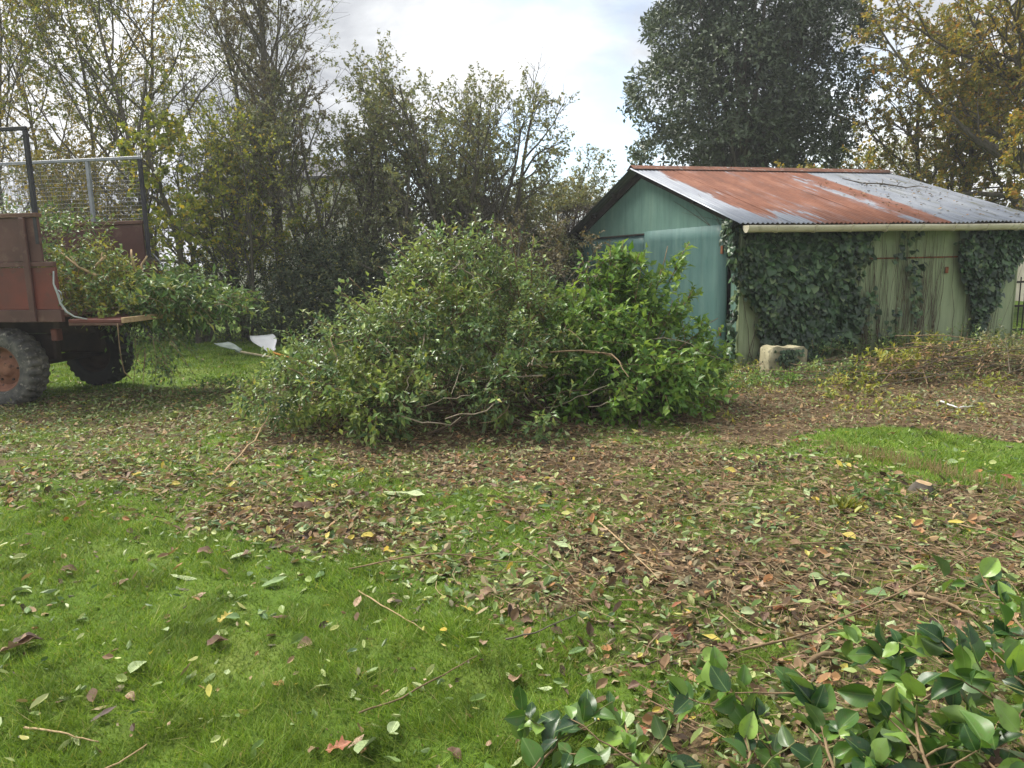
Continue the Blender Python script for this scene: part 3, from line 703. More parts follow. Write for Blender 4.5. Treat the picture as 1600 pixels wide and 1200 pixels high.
# ------------------------------------------------------------------ buildings glimpsed through the trees
M['render_wall'] = plain('render_wall', (0.55, 0.51, 0.44), (0.66, 0.62, 0.54), 1.2, 0.9, bump=.15)
M['slate'] = plain('slate', (0.07, 0.072, 0.08), (0.12, 0.12, 0.125), 5, 0.7, bump=.3)
M['glass'] = plain('window_glass', (0.03, 0.035, 0.04), (0.05, 0.055, 0.06), 2, 0.12, spec=.6, bump=0)
M['frame_white'] = plain('white_frame', (0.6, 0.6, 0.58), (0.7, 0.7, 0.68), 8, .5, bump=.1)
def house(label, loc, rz, w, d, h, rise, wins):
    t = thing('house', label, 'house', loc, rz)
    b = MB(); b.box((0, 0, 0), (w, d, h))
    b.add([[0, 0, h], [0, d, h], [0, d/2, h+rise-.02], [w, 0, h], [w, d, h], [w, d/2, h+rise-.02]], [[0, 2, 1], [3, 4, 5]])
    b.build('wall', M['render_wall'], t)
    b = MB(); o = .25; th = .12; s = rise/(d/2)
    for sg in (0, 1):
        y0 = -o if sg == 0 else d+o; z0 = h-s*o
        b.add([[-o, y0, z0], [w+o, y0, z0], [w+o, d/2, h+rise], [-o, d/2, h+rise], [-o, y0, z0+th], [w+o, y0, z0+th], [w+o, d/2, h+rise+th], [-o, d/2, h+rise+th]],
              [[0, 1, 2, 3], [4, 7, 6, 5], [0, 4, 5, 1], [1, 5, 6, 2], [0, 3, 7, 4]])
    r = b.build('roof', M['slate'], t)
    MB().box((w*.2, d/2-.3, h+rise-.2), (w*.2+.6, d/2+.3, h+rise+1.1), .02).build('chimney', M['render_wall'], r)
    for (x, z, ww, hh) in wins:
        f = MB().box((x-.06, -.05, z-.06), (x+ww+.06, -.003, z)).box((x-.06, -.05, z+hh), (x+ww+.06, -.003, z+hh+.06)).box((x-.06, -.05, z), (x, -.003, z+hh)).box((x+ww, -.05, z), (x+ww+.06, -.003, z+hh)).box((x+ww/2-.03, -.045, z), (x+ww/2+.03, -.003, z+hh)).build('window', M['frame_white'], t)
        MB().box((x, -.02, z), (x+ww/2-.03, -.004, z+hh)).build('pane', M['glass'], f)
        MB().box((x+ww/2+.03, -.02, z), (x+ww, -.004, z+hh)).build('pane', M['glass'], f)
p = A(318, 400, 31.0)
house('cream rendered house glimpsed through the trees at left', (p[0], 31.0, 0), .03, 6.6, 7, 5.0, 1.0, [(4.6, 1.0, 1.1, 1.3)])
p = A(1560, 400, 26.0)
house('low cream building beyond the right end of the shed', (p[0], 19.5, 0), .2, 8, 5, 2.3, 1.0, [(3.5, .9, 1.0, 1.1)])
# ------------------------------------------------------------------ shed
SL, SW, OG, OE, HE, HR = 5.10, 6.40, 0.22, 0.364, 2.025, 3.163
S_ORG = np.array([3.30, 10.756, 0.0]); S_TH = 0.2798
su = np.array([math.cos(S_TH), math.sin(S_TH), 0]); sv = np.array([-math.sin(S_TH), math.cos(S_TH), 0])
def shed_world(x, y, z): return S_ORG+su*x+sv*y+UP*z
shed = thing('shed', 'old green metal shed with rusty corrugated roof and ivy on its side', 'shed', tuple(S_ORG), S_TH)
slope = (HR-HE)/(SW/2+OE)
def roof_z(y): return HE+slope*(min(y, SW-y)+OE)

def painted(name, c1, c2, c3, rust=0.15, streak=(7, 7, .7)):
    """weathered sheet-metal paint: runs, pale chalking, rust specks"""
    m_, nt, out = mat(name); n = N(nt)
    v = n.coord('Object')
    c = n.ramp(n.noise(n.mapping(v, streak), 1.0, 6, .65), [(.3, c1), (.55, c2), (.75, c3)])
    c = n.mix(n.ramp(n.noise(v, 1.1, 5, .6), [(.5, 0.), (.75, .55)]), c, c1)
    c = n.mix(n.ramp(n.noise(n.mapping(v, (11, 11, .55), (7, 2, 1)), 1.0, 6, .7), [(.5, 0.), (.75, .36)]), c, tuple(x_*.45 for x_ in c1))
    zs = n.new('ShaderNodeSeparateXYZ'); nt.links.new(v, zs.inputs[0])
    c = n.mix(n.math('MULTIPLY', n.math('SUBTRACT', .55, n.math('ADD', zs.outputs['Z'], n.math('MULTIPLY', n.noise(v, 4, 4), .4)), True), 1.6, True), c, (.10, .12, .055))
    c = n.mix(n.ramp(n.noise(n.mapping(v, (9, 9, 2.2), (3, 1, 4)), 1.0, 6, .7), [(.68-rust*.4, 0.), (.76-rust*.4, .8)]), c, (0.13, 0.075, 0.035))
    nm = n.bump(n.noise(v, 5.0, 4), .10, .02)
    nt.links.new(n.bsdf(c, n.ramp(n.noise(v, 5, 4), [(.3, .45), (.7, .75)]), 0, .35, nm), out.inputs['Surface'])
    return m_
M['teal'] = painted('teal_paint', (0.095, 0.185, 0.155), (0.135, 0.24, 0.195), (0.18, 0.275, 0.21), .06)
M['teal_door'] = painted('teal_door_paint', (0.055, 0.125, 0.118), (0.085, 0.165, 0.150), (0.12, 0.20, 0.165), .04)
M['olive_paint'] = painted('olive_paint', (0.21, 0.255, 0.14), (0.30, 0.355, 0.20), (0.38, 0.42, 0.255), .12)
M['dark_timber'] = plain('dark_timber', (0.022, 0.018, 0.015), (0.055, 0.045, 0.037), 5, .85, stretch=(1, 1, 4))
M['cream_plastic'] = plain('cream_plastic', (0.50, 0.45, 0.32), (0.62, 0.57, 0.43), 3, .5, bump=.05, c3=(0.36, 0.33, 0.22))
M['rust'] = plain('rust', (0.13, 0.045, 0.02), (0.28, 0.10, 0.04), 9, .9, bump=.4, c3=(0.07, 0.03, 0.02))
m_, nt, out = mat('galvanised_rusty_sheet'); n = N(nt)
v = n.coord('Object'); sx = n.new('ShaderNodeSeparateXYZ'); nt.links.new(v, sx.inputs[0])
X, Y = sx.outputs['X'], sx.outputs['Y']
zinc = n.ramp(n.noise(n.mapping(v, (5, .9, .9)), 1.0, 6, .65), [(.3, (.16, .175, .21)), (.55, (.24, .26, .295)), (.75, (.33, .34, .355))])
zinc = n.mix(n.math('MULTIPLY', n.ramp(n.noise(n.mapping(v, (6, 1.6, 1)), 1.0, 6, .7), [(.52, 0.), (.66, .8)]), n.math('MULTIPLY', n.math('SUBTRACT', X, 3.0), .6, True)), zinc, (.10, .10, .05))
rustc = n.ramp(n.noise(n.mapping(v, (4, 1.2, 1.2)), 1.0, 6, .7), [(.28, (.11, .050, .033)), (.5, (.185, .074, .044)), (.72, (.27, .125, .078))])
band = n.math('MULTIPLY', n.math('MULTIPLY', n.math('SUBTRACT', X, .02), 3.5, True), n.math('MULTIPLY', n.math('SUBTRACT', 3.50, X), 3.5, True))
nz = n.noise(n.mapping(v, (7.5, .75, .75), (1.3, .4, 0)), 1.0, 6, .62)
nz2 = n.noise(n.mapping(v, (1.5, 1.0, 1), (5, 2, 0)), 1.0, 4, .55)
low = n.math('MULTIPLY', n.math('MULTIPLY', n.math('SUBTRACT', .75, Y), 1.1, True), n.math('MULTIPLY', n.math('SUBTRACT', 1.7, X), .9, True))
gapm = n.math('MULTIPLY', n.math('SUBTRACT', .34, n.math('ABSOLUTE', n.math('SUBTRACT', X, 2.72))), 2.2, True)
val = n.math('ADD', n.math('MULTIPLY', band, .62), n.math('ADD', n.math('MULTIPLY', n.math('SUBTRACT', nz, .5), .85), n.math('MULTIPLY', n.math('SUBTRACT', nz2, .5), .7)))
val = n.math('SUBTRACT', val, n.math('ADD', n.math('MULTIPLY', low, .42), n.math('MULTIPLY', gapm, .30)))
val = n.math('ADD', val, n.math('MULTIPLY', n.math('SUBTRACT', n.noise(n.mapping(v, (13, 1.1, 1.1)), 1.0, 6, .75), .5), .75))
rm = n.ramp(val, [(.33, 0.), (.40, .8), (.55, 1.)])
c = n.mix(rm, zinc, rustc)
b = n.bsdf(c, n.mix(rm, (.42, .42, .42), (.9, .9, .9)), n.mix(rm, (.35, .35, .35), (0., 0., 0.)), .4, n.bump(n.noise(v, 40, 4), .2, .004))
nt.links.new(b, out.inputs['Surface']); M['roof'] = m_

M['trailer_rust_cap'] = plain('ridge_rust', (0.10, 0.045, 0.03), (0.20, 0.085, 0.05), 5, .9, bump=.3, c3=(0.28, 0.27, 0.26))
# corrugated roof sheets, each its own piece
roof = bpy.data.objects.new('roof', None); COL.objects.link(roof); roof.parent = shed
nsh = 7; x0, x1 = -OG, SL+OG; w = (x1-x0)/nsh
rs = np.random.default_rng(5)
for side in (0, 1):
    for i in range(nsh):
        a, b_ = x0+i*w-.03, x0+(i+1)*w+.03
        k = int((b_-a)/.013); xx = np.linspace(a, b_, k+1)
        zz_ = .012*np.cos((xx-x0)*2*PI/.078)+(.0045 if i % 2 else 0)
        rows = np.linspace(0, 1, 4); sag = rs.normal(0, .003, 4); ext = rs.uniform(-.02, .02)
        Vt = []
        for layer in (0, -.003):
            for r, sg in zip(rows, sag):
                yy = -OE+(SW/2+OE)*r - (ext if r == 0 else 0); z = HE+slope*(yy+OE)+sg
                Vt.append(np.column_stack([xx, np.full(k+1, yy if side == 0 else SW-yy), zz_+z+layer]))
        Vt = np.concatenate(Vt); nn_ = k+1
        I, J = np.meshgrid(np.arange(k), np.arange(3)); q0 = (J*nn_+I).ravel()
        top = np.stack([q0, q0+1, q0+nn_+1, q0+nn_], -1); bot = top[:, ::-1]+4*nn_
        e = np.arange(k); fr = np.stack([e, e+4*nn_, e+4*nn_+1, e+1], -1)
        sd1 = np.array([[j*nn_, (j+1)*nn_, (j+1)*nn_+4*nn_, j*nn_+4*nn_] for j in range(3)])
        sd2 = (sd1+k)[:, ::-1]
        obj('corrugated_sheet', mesh_np('corrugated_sheet', Vt, np.concatenate([top, bot, fr, sd1, sd2]), True), roof, M['roof'])
b = MB(); cs = [(-.17, -.045), (-.09, -.012), (-.04, .02), (0, .034), (.04, .02), (.09, -.012), (.17, -.045)]
xs_ = np.linspace(x0-.02, x1+.02, 8)
Vr = np.array([[x, SW/2+dy, HR+.022+dz+lay_] for lay_ in (0, -.004) for x in xs_ for dy, dz in cs])
qs = []
for lay_ in (0, 1):
    for i in range(7):
        for j in range(6):
            a = lay_*56+i*7+j; f = [a, a+7, a+8, a+1]; qs.append(f if lay_ == 0 else f[::-1])
for j in range(6): qs += [[j, j+1, j+57, j+56], [49+j, 105+j, 106+j, 50+j]]
b.add(Vr, qs); b.build('ridge_cap', M['trailer_rust_cap'], roof, True)
# barge boards and purlin ends
for sgn in (0, 1):
    for xg, nm_ in ((-.05, 'barge_board'), (SL+.02, 'barge_board')):
        y0, y1 = (-.30, SW/2-.004) if sgn == 0 else (SW/2+.004, SW+.30)
        za, zb = roof_z(y0)-.03, roof_z(y1)-.03
        V8 = [[xx, yy, zz_+dz] for xx in (xg, xg+.03) for yy, zz_ in ((y0, za), (y1, zb)) for dz in (-.13, 0)]
        MB().add(V8, [[0, 2, 3, 1], [4, 5, 7, 6], [0, 4, 6, 2], [1, 3, 7, 5], [0, 1, 5, 4], [2, 6, 7, 3]]).build(nm_, M['dark_timber'], shed)
for yp in (.1, 1.15, 2.2, 4.2, 5.25, 6.25):
    z = roof_z(yp)-.022
    MB().box((-.15, yp-.035, z-.09), (-.055, yp+.035, z-.005), .006).build('purlin_end', M['dark_timber'], roof)
MB().box((-.15, -.25, HE-.075), (SL+.15, -.225, HE+.03)).build('fascia', M['dark_timber'], shed)

# gutter: half round with end cap and brackets
gut = MB(); gy, gzc, gr_ = -OE-.055, HE-.03, .07
ang = np.linspace(0, -PI, 11); prof = [(gr_*math.cos(a), 1.35*gr_*math.sin(a)) for a in ang]+[((gr_-.005)*math.cos(a), 1.35*(gr_-.005)*math.sin(a)) for a in ang[::-1]]
gl = np.linspace(x0+.015, x1-.01, 12)
Vg = np.array([[x, gy+p_[0], gzc+p_[1]-.012*math.sin((x-x0)*1.3)**2*.4] for x in gl for p_ in prof]); npf = len(prof)
qg = [[i*npf+j, i*npf+(j+1) % npf, (i+1)*npf+(j+1) % npf, (i+1)*npf+j] for i in range(11) for j in range(npf)]
gut.add(Vg, qg); g_o = gut.build('gutter', M['cream_plastic'], shed, True)
b = MB(); pr = [(gy+(gr_+.004)*math.cos(a), gzc+1.35*(gr_+.004)*math.sin(a)) for a in ang]
Vc = [[x, y, z] for x in (x0+.0, x0+.014) for y, z in pr]; k = len(pr)
b.add(Vc, [[j, k+j, k+j+1, j+1] for j in range(k-1)]+[[0, k-1, 2*k-1, k]], [list(range(k)), list(range(2*k-1, k-1, -1))]); b.build('end_cap', M['cream_plastic'], g_o)
for x in np.linspace(.25, 5.1, 9):
    b = MB(); pr = [(gy+rr*math.cos(a), gzc+1.35*rr*math.sin(a)) for rr in (gr_+.009, gr_+.0005) for a in ang]
    Vc = [[xx, y, z] for xx in (x-.014, x+.014) for y, z in pr]; kk = 11; K2 = 22
    b.add(Vc, [[j, j+1, K2+j+1, K2+j] for j in range(kk-1)]+[[kk+j+1, kk+j, K2+kk+j, K2+kk+j+1] for j in range(kk-1)]+[[j+1, j, kk+j, kk+j+1] for j in range(kk-1)]+[[K2+j, K2+j+1, K2+kk+j+1, K2+kk+j] for j in range(kk-1)])
    b.build('gutter_bracket', M['cream_plastic'], g_o)

# long wall: five upright painted sheets with rolled seams; rusty rail
pw = SL/5
for i in range(5):
    b = MB(); off = (.0, .006, .001, .007, .002)[i]
    xa, xb = i*pw+.012, (i+1)*pw-.012
    nxp = 9; xx = np.linspace(xa, xb, nxp); zr = np.linspace(.0, 2.10, 13)
    bul = np.random.default_rng(60+i).normal(0, .004, (13, nxp))
    Vp = np.array([[x, off-.012*math.sin(PI*(j/(nxp-1)))*.6+bul[r, j], z] for r, z in enumerate(zr) for j, x in enumerate(xx)])
    Vp2 = Vp.copy(); Vp2[:, 1] += .03
    qq = [[r*nxp+j, r*nxp+j+1, (r+1)*nxp+j+1, (r+1)*nxp+j] for r in range(12) for j in range(nxp-1)]
    b.add(Vp, qq); b.add(Vp2, [f[::-1] for f in qq])
    b.build('wall_panel', M['olive_paint'], shed, True)
for i in range(6):
    x = min(max(i*pw, .02), SL-.02)
    MB().tube([(x, .004, 0), (x, .004, 2.1)], .017, 8).build('seam', M['olive_paint'], shed, True)
MB().box((2.1, -.022, 1.50), (3.95, -.006, 1.522), .002).build('rail', M['rust'], shed)
MB().box((3.62, -.024, 1.26), (3.68, -.012, 1.36), .004).build('rust_patch_plate', M['rust'], shed)
MB().box((0.03, .036, 0), (SL-.03, .09, 2.1)).build('inner_frame', M['dark_timber'], shed)
# corner post, gable top sheets, doors
MB().box((-.03, -.028, 0), (.05, .05, 2.13), .008).build('corner_post', M['olive_paint'], shed)
MB().box((-.012, .052, 0), (.02, .24, 2.02), .004).build('side_sheet', M['teal'], shed)
ye = [.0, .9, 1.75, 2.6, 3.2, 3.8, 4.65, 5.5, 6.4]
for i in range(8):
    ya, yb = ye[i]+.001, ye[i+1]-.001; o = 0.0
    za, zb = roof_z(ya)-.06, roof_z(yb)-.06
    V8 = [[x, y, z] for x in (-.012-o, .02) for y, z in ((ya, 2.02), (yb, 2.02), (yb, zb), (ya, za))]
    MB().add(V8, [[0, 3, 2, 1], [4, 5, 6, 7], [0, 1, 5, 4], [1, 2, 6, 5], [2, 3, 7, 6], [3, 0, 4, 7]]).build('gable_sheet', M['teal'], shed)
def sheet_door(name, ya, yb, xo, zt, seed):
    r_ = np.random.default_rng(seed); ny_, nz_ = 10, 12
    yy = np.linspace(ya, yb, ny_); zz_ = np.linspace(.05, zt, nz_); dn = r_.normal(0, .0035, (nz_, ny_))
    dn[0] *= .3; dn[-1] *= .3
    Vd = np.array([[xo+dn[i, j], y, z] for i, z in enumerate(zz_) for j, y in enumerate(yy)]); Vb = Vd.copy(); Vb[:, 0] = xo+.035
    qq = [[i*ny_+j, (i+1)*ny_+j, (i+1)*ny_+j+1, i*ny_+j+1] for i in range(nz_-1) for j in range(ny_-1)]; o = len(Vd)
    ed = [[j, j+1, o+j+1, o+j] for j in range(ny_-1)]+[[(nz_-1)*ny_+j, o+(nz_-1)*ny_+j, o+(nz_-1)*ny_+j+1, (nz_-1)*ny_+j+1] for j in range(ny_-1)]
    ed += [[i*ny_, o+i*ny_, o+(i+1)*ny_, (i+1)*ny_] for i in range(nz_-1)]+[[i*ny_+ny_-1, (i+1)*ny_+ny_-1, o+(i+1)*ny_+ny_-1, o+i*ny_+ny_-1] for i in range(nz_-1)]
    d = MB().add(np.concatenate([Vd, Vb]), qq+[[v_+o for v_ in f[::-1]] for f in qq]+ed).build(name, M['teal_door'], shed, True)
    return d
d = sheet_door('door', .285, 2.95, -.075, 2.045, 71)
MB().box((-.10, .34, 1.62), (-.083, .40, 1.74), .004).build('hinge', M['rust'], d)
MB().box((-.10, .34, .42), (-.083, .40, .54), .004).build('hinge', M['rust'], d)
d = sheet_door('door', 2.96, 6.36, -.022, 1.985, 72)
MB().box((-.055, 2.90, 1.55), (-.024, 2.955, 2.0), .003).build('latch_strip', M['dark_timber'], d)
MB().box((-.05, 3.0, 1.992), (-.013, 6.38, 2.018), .003).build('door_track', M['dark_timber'], shed)
MB().box((.06, .26, 0), (.09, 6.38, 2.0)).build('inner_frame', M['dark_timber'], shed)
MB().box((SL-.03, .05, 0), (SL, SW, 2.12)).build('end_wall', M['olive_paint'], shed)
MB().box((.02, SW-.03, 0), (SL-.04, SW, 2.12)).build('back_wall', M['olive_paint'], shed)
V6 = [[SL-.03, .0, 2.12], [SL-.03, SW, 2.12], [SL-.03, SW/2, HR-.05], [SL, 0, 2.12], [SL, SW, 2.12], [SL, SW/2, HR-.05]]
MB().add(V6, [[0, 2, 1], [3, 4, 5]], [[0, 3, 5, 2], [1, 2, 5, 4]]).build('end_gable', M['olive_paint'], shed)

# dead branch and leaves lying on the roof
rr_ = np.random.default_rng(8)
def roof_pt(x, y, h=.02): return shed_world(x, y, roof_z(y)+h)
br = thing('fallen_branch', 'bare forked dead branch lying on the grey part of the roof', 'branch', tuple(roof_pt(3.9, 1.9)))
pts = np.array([roof_pt(x, y, .02+.05*h) for x, y, h in ((3.45, 2.2, 1.2), (3.75, 2.05, .3), (4.1, 1.95, .6), (4.45, 1.75, .2), (4.8, 1.8, .9))])-roof_pt(3.9, 1.9)
MB().tube(pts, [.008, .012, .013, .010, .005], 6).build('stem', M['bark'], br, True)
for s_, e_ in (((4.1, 1.95), (4.35, 2.25)), ((4.45, 1.75), (4.75, 1.5)), ((3.75, 2.05), (3.6, 1.75)), ((4.3, 1.83), (4.55, 2.0))):
    a, c_ = roof_pt(*s_, .03)-roof_pt(3.9, 1.9), roof_pt(*e_, .07)-roof_pt(3.9, 1.9)
    MB().tube([a, (a+c_)/2+np.array([.02, 0, .03]), c_], [.008, .006, .003], 5).build('side_twig', M['bark'], br, True)
k = 260; xr = rr_.uniform(2.6, 5.2, k); yr = rr_.uniform(-.2, 2.6, k)**1.0
ok = rr_.uniform(0, 1, k) < .2+.8*fbm(xr*2, yr*2, 7, 2); xr, yr = xr[ok], yr[ok]
P = np.array([roof_pt(x, y, .018) for x, y in zip(xr, yr)]); a = rr_.uniform(0, 6.28, len(P))
V, Fc = leafset(P, np.column_stack([np.cos(a), np.sin(a), np.zeros(len(P))]), unit(np.tile(UP-sv*slope, (len(P), 1))+rr_.normal(0, .3, (len(P), 3))), .05*rr_.uniform(.6, 1.3, len(P)), .5, CURL)
tag(obj('roof_leaf_litter', mesh_np('roof_leaf_litter', V, Fc), None, M['lf_dead'], 'stuff'), 'dead leaves stuck on the grey end of the corrugated roof', 'leaf litter')

# ------------------------------------------------------------------ ivy on the shed
def ivy(label, dens_fn, xr, zr, n_, seed, stem_list, nparts=0, face='wall'):
    rng = np.random.default_rng(seed)
    root = thing('ivy', label, 'ivy', tuple(shed_world(xr[0], -.05, 0)), S_TH)
    def loc(x, d, z): return np.column_stack([x-xr[0], -d+.05, z]) if face == 'wall' else np.column_stack([-d-xr[0], x+.05, z])
    x = rng.uniform(xr[0], xr[1], n_*4) if face == 'wall' else rng.uniform(xr[0], xr[1], n_*4)
    z = rng.uniform(*zr, n_*4); keep = rng.uniform(0, 1, n_*4) < dens_fn(x, z); x, z = x[keep][:n_], z[keep][:n_]
    d = .03+.26*fbm(x*2.4, z*2.4, seed, 3)*rng.uniform(.25, 1.0, len(x))
    P = loc(x, d, z); k = len(P)
    outw = np.array([0, -1., 0]) if face == 'wall' else np.array([-1., 0, 0])
    D = unit(np.column_stack([rng.normal(0, .55, k), rng.normal(-.35, .25, k), rng.normal(-.75, .35, k)])) if face == 'wall' else unit(np.column_stack([rng.normal(-.35, .25, k), rng.normal(0, .55, k), rng.normal(-.75, .35, k)]))
    Nn = unit(outw+UP*.65+rng.normal(0, .45, (k, 3))); S = .070*np.exp(rng.normal(0, .28, k))
    order = np.argsort(-S); big = order[:nparts]; rest = order[nparts:]
    V, Fc = leafset(P[rest], D[rest], Nn[rest], S[rest], 1.0, IVY); obj('foliage', mesh_np('foliage', V, Fc), root, M['lf_ivy'], 'stuff')
    if nparts:
        lm = mesh_np('leaf', *leafset(np.zeros((1, 3)), np.array([[1., 0, 0]]), np.array([[0, 0, 1.]]), 1., 1., IVY), mats=(M['lf_ivy'],))
        for i in big:
            o = obj('leaf', lm, root); dd = unit(D[i]); bb = unit(np.cross(Nn[i], dd)); n2 = np.cross(dd, bb)
            mm = Matrix.Identity(4)
            for r_ in range(3): mm[r_][0], mm[r_][1], mm[r_][2], mm[r_][3] = dd[r_]*S[i], bb[r_]*S[i], n2[r_]*S[i], P[i][r_]+(-.02 if r_ == (1 if face == 'wall' else 0) else 0)
            o.matrix_local = mm
    if stem_list is not None:
        pl = []
        for (xa, za, xb, zb) in stem_list:
            t = np.linspace(0, 1, 9); wv = np.cumsum(rng.normal(0, .018, 9)); xx = xa+(xb-xa)*t+wv; z_ = za+(zb-za)*t
            pl.append(loc(xx, np.full(9, .022)+rng.uniform(0, .012, 9), z_))
        pl = np.array(pl); V, Q = tubes(pl, np.outer(rng.uniform(.002, .006, len(pl)), np.linspace(1, .5, 9)), 4)
        obj('creeping_stems', mesh_np('creeping_stems', V, Q), root, M['twig_dark'], 'stuff')
    return root
ri = np.random.default_rng(90)
def d_main(x, z):
    nz = fbm(x*1.8, z*1.8, 91, 3)-.5
    right = 2.15-.25*np.clip(1.5-z, 0, 2)+nz*.5; left = -.05+.42*sstep(1.45, .5, z)+nz*.3
    return sstep(-.14, .10, np.minimum.reduce([right-x, x-left, z-.25-nz*.4]))*np.clip(.8+nz*2.2, .15, 1)
ivy('dense ivy covering the near half of the shed side wall', d_main, (-.05, 2.5), (.12, 2.02), 8600, 91, [(x, .05, x+ri.normal(0, .25), ri.uniform(1, 2)) for x in ri.uniform(.15, 2.3, 45)], 280)
def d_far(x, z):
    nz = fbm(x*2.5, z*2.5, 92, 3)-.5
    c = 4.45-.1*(2-z); hw = .10+.52*sstep(.5, 1.9, z)+nz*.3
    return sstep(-.12, .08, np.minimum(hw-np.abs(x-c), z-.35-nz))*np.clip(.8+nz*2, .15, 1)
ivy('ivy tongue hanging down the far end of the shed side wall', d_far, (3.7, 5.15), (.25, 2.02), 2400, 92, [(x, .05, x+ri.normal(.1, .2), ri.uniform(1.2, 2)) for x in ri.uniform(3.9, 4.8, 22)], 60)
def d_thin(x, z):
    nz = fbm(x*5, z*3, 93, 3)-.5
    return ((np.abs(x-2.98-.05*np.sin(z*3)) < .07+nz*.2)).astype(float)*.6+((np.abs(x-2.4) < .35) & (nz > .14)).astype(float)*.4
ivy('thin ivy column with bare brown stems between the two leafy patches', d_thin, (2.1, 3.7), (.1, 2.0), 420, 93, [(x, ri.uniform(0, .2), x+ri.normal(0, .15), ri.uniform(1.2, 2.05)) for x in ri.uniform(2.1, 3.5, 85)], 0)
def d_corner(x, z):
    nz = fbm(x*3, z*3, 94, 3)-.5
    return (x < .05+.30*sstep(1.35, 1.9, z)+nz*.35).astype(float)
ivy('ivy wrapping the shed corner below the eave onto the gable', d_corner, (-.05, .75), (.1, 2.12), 520, 94, [(.1, 1.6, 1.5, 2.45), (.2, 1.8, 1.9, 2.5), (.1, 1.7, .9, 2.35), (.3, 1.9, 1.2, 2.55), (.5, 2.1, 1.6, 2.3), (.2, 1.4, .5, 2.2), (.05, .1, .15, 1.5)], 40, 'gable')

# ------------------------------------------------------------------ trailer
T_ORG = np.array([-5.05, 8.45, 0]); T_RZ = math.radians(-10)
trl = thing('trailer', 'brown farm tipping trailer with mesh cage sides and tailgate down', 'trailer', tuple(T_ORG), T_RZ)
M['trailer_paint'] = plain('trailer_paint', (0.085, 0.042, 0.036), (0.135, 0.068, 0.056), 2.2, .6, bump=.15, c3=(0.17, 0.10, 0.075))
M['trailer_red'] = plain('trailer_red_board', (0.12, 0.045, 0.036), (0.21, 0.058, 0.042), 1.7, .6, bump=.15, c3=(0.10, 0.055, 0.045))
M['trailer_rust'] = plain('trailer_rust', (0.11, 0.06, 0.045), (0.18, 0.10, 0.07), 5, .8, bump=.3)
M['chassis'] = plain('chassis', (0.028, 0.018, 0.015), (0.055, 0.034, 0.026), 5, .8, bump=.3)
M['galv'] = plain('galvanised', (0.24, 0.25, 0.27), (0.36, 0.37, 0.39), 7, .5, .4, .5, bump=.1)
M['dark_steel'] = plain('dark_steel', (0.035, 0.033, 0.04), (0.06, 0.056, 0.06), 6, .6, .2, bump=.15)
M['rubber'] = plain('muddy_rubber', (0.04, 0.04, 0.04), (0.15, 0.14, 0.12), 7, .9, bump=.5, c3=(0.30, 0.27, 0.22))
M['rubber_dark'] = plain('rubber', (0.016, 0.016, 0.017), (0.035, 0.034, 0.033), 6, .85, bump=.4)
LEN, WID, ZD, ZM, ZT = 4.3, 1.78, 1.03, 1.62, 2.21
M['wood_floor'] = M['trailer_rust']
for i in range(8):
    y = .05+i*(WID-.1)/8
    MB().box((-LEN, y+.003, ZD+.02), (-.02, y+(WID-.1)/8-.003, ZD+.05), .003).build('floor_plank', M['trailer_rust'], trl)
for yy, yo in ((0, -1), (WID, 1)):
    lab = None
    ya, yb = (yy-.03, yy+.03)
    MB().box((-LEN, ya, ZD-.03), (0, yb, ZD+.11), .006).build('sill', M['trailer_paint'], trl)
    MB().box((-LEN, ya+.012, ZD+.112), (-.02, yb-.012, ZM-.005), .004).build('lower_board', M['trailer_red'] if yy == 0 else M['trailer_paint'], trl)
    MB().box((-LEN, ya-.005, ZM), (-.03, yb, ZM+.055), .006).build('mid_rail', M['trailer_paint'], trl)
    MB().box((-LEN, ya+.012, ZM+.058), (-.17, yb-.012, ZT-.05), .004).build('upper_board', M['trailer_paint'], trl)
    MB().box((-LEN, ya-.01, ZT-.048), (-.15, yb+.005, ZT), .006).build('top_rail', M['trailer_rust'], trl)
    for xp in (-.34, -1.6, -2.9, -4.2):
        MB().box((xp-.035, yy-.065 if yo < 0 else yy+.031, ZD-.02), (xp+.035, yy-.031 if yo < 0 else yy+.065, ZT-.052), .006).build('stanchion', M['trailer_paint'], trl)
MB().box((-LEN-.04, 0, ZD), (-LEN, WID, ZT+.3), .006).build('front_board', M['trailer_paint'], trl)
M['wire'] = plain('mesh_wire', (0.16, 0.165, 0.17), (0.25, 0.25, 0.26), 9, .6, .2, bump=0)
# cages
def cage(y, zt, post_mat, rail_mat, xs_posts, xr):
    fr = MB().box((-LEN, y-.02, zt-.04), (xr, y+.02, zt), .004).build('cage_rail', rail_mat, trl)
    for xp, mt, zb in xs_posts:
        MB().box((xp-.022, y-.024, zb), (xp+.022, y+.024, zt-.042), .004).build('cage_post', mt, trl)
    b = MB()
    for x in np.arange(-LEN+.03, xr-.02, .055): b.add(*_wire((x, y, ZT), (x, y, zt-.04)))
    for z in np.arange(ZT+.03, zt-.05, .055): b.add(*_wire((-LEN, y, z), (xr-.03, y, z)))
    b.build('wire_mesh', M['wire'], trl, kind='stuff')
def _wire(a, c):
    V, Q = tubes(np.array([[a, c]], float), np.full((1, 2), .0020), 3); return V, Q
cage(0, 3.13, M['dark_steel'], M['dark_steel'], [(-.20, M['dark_steel'], ZM+.25), (-1.6, M['dark_steel'], ZT), (-2.9, M['dark_steel'], ZT)], -.18)
cage(WID, 3.04, M['galv'], M['galv'], [(-.12, M['dark_steel'], ZM+.1), (-.90, M['galv'], ZT), (-2.4, M['galv'], ZT)], -.10)
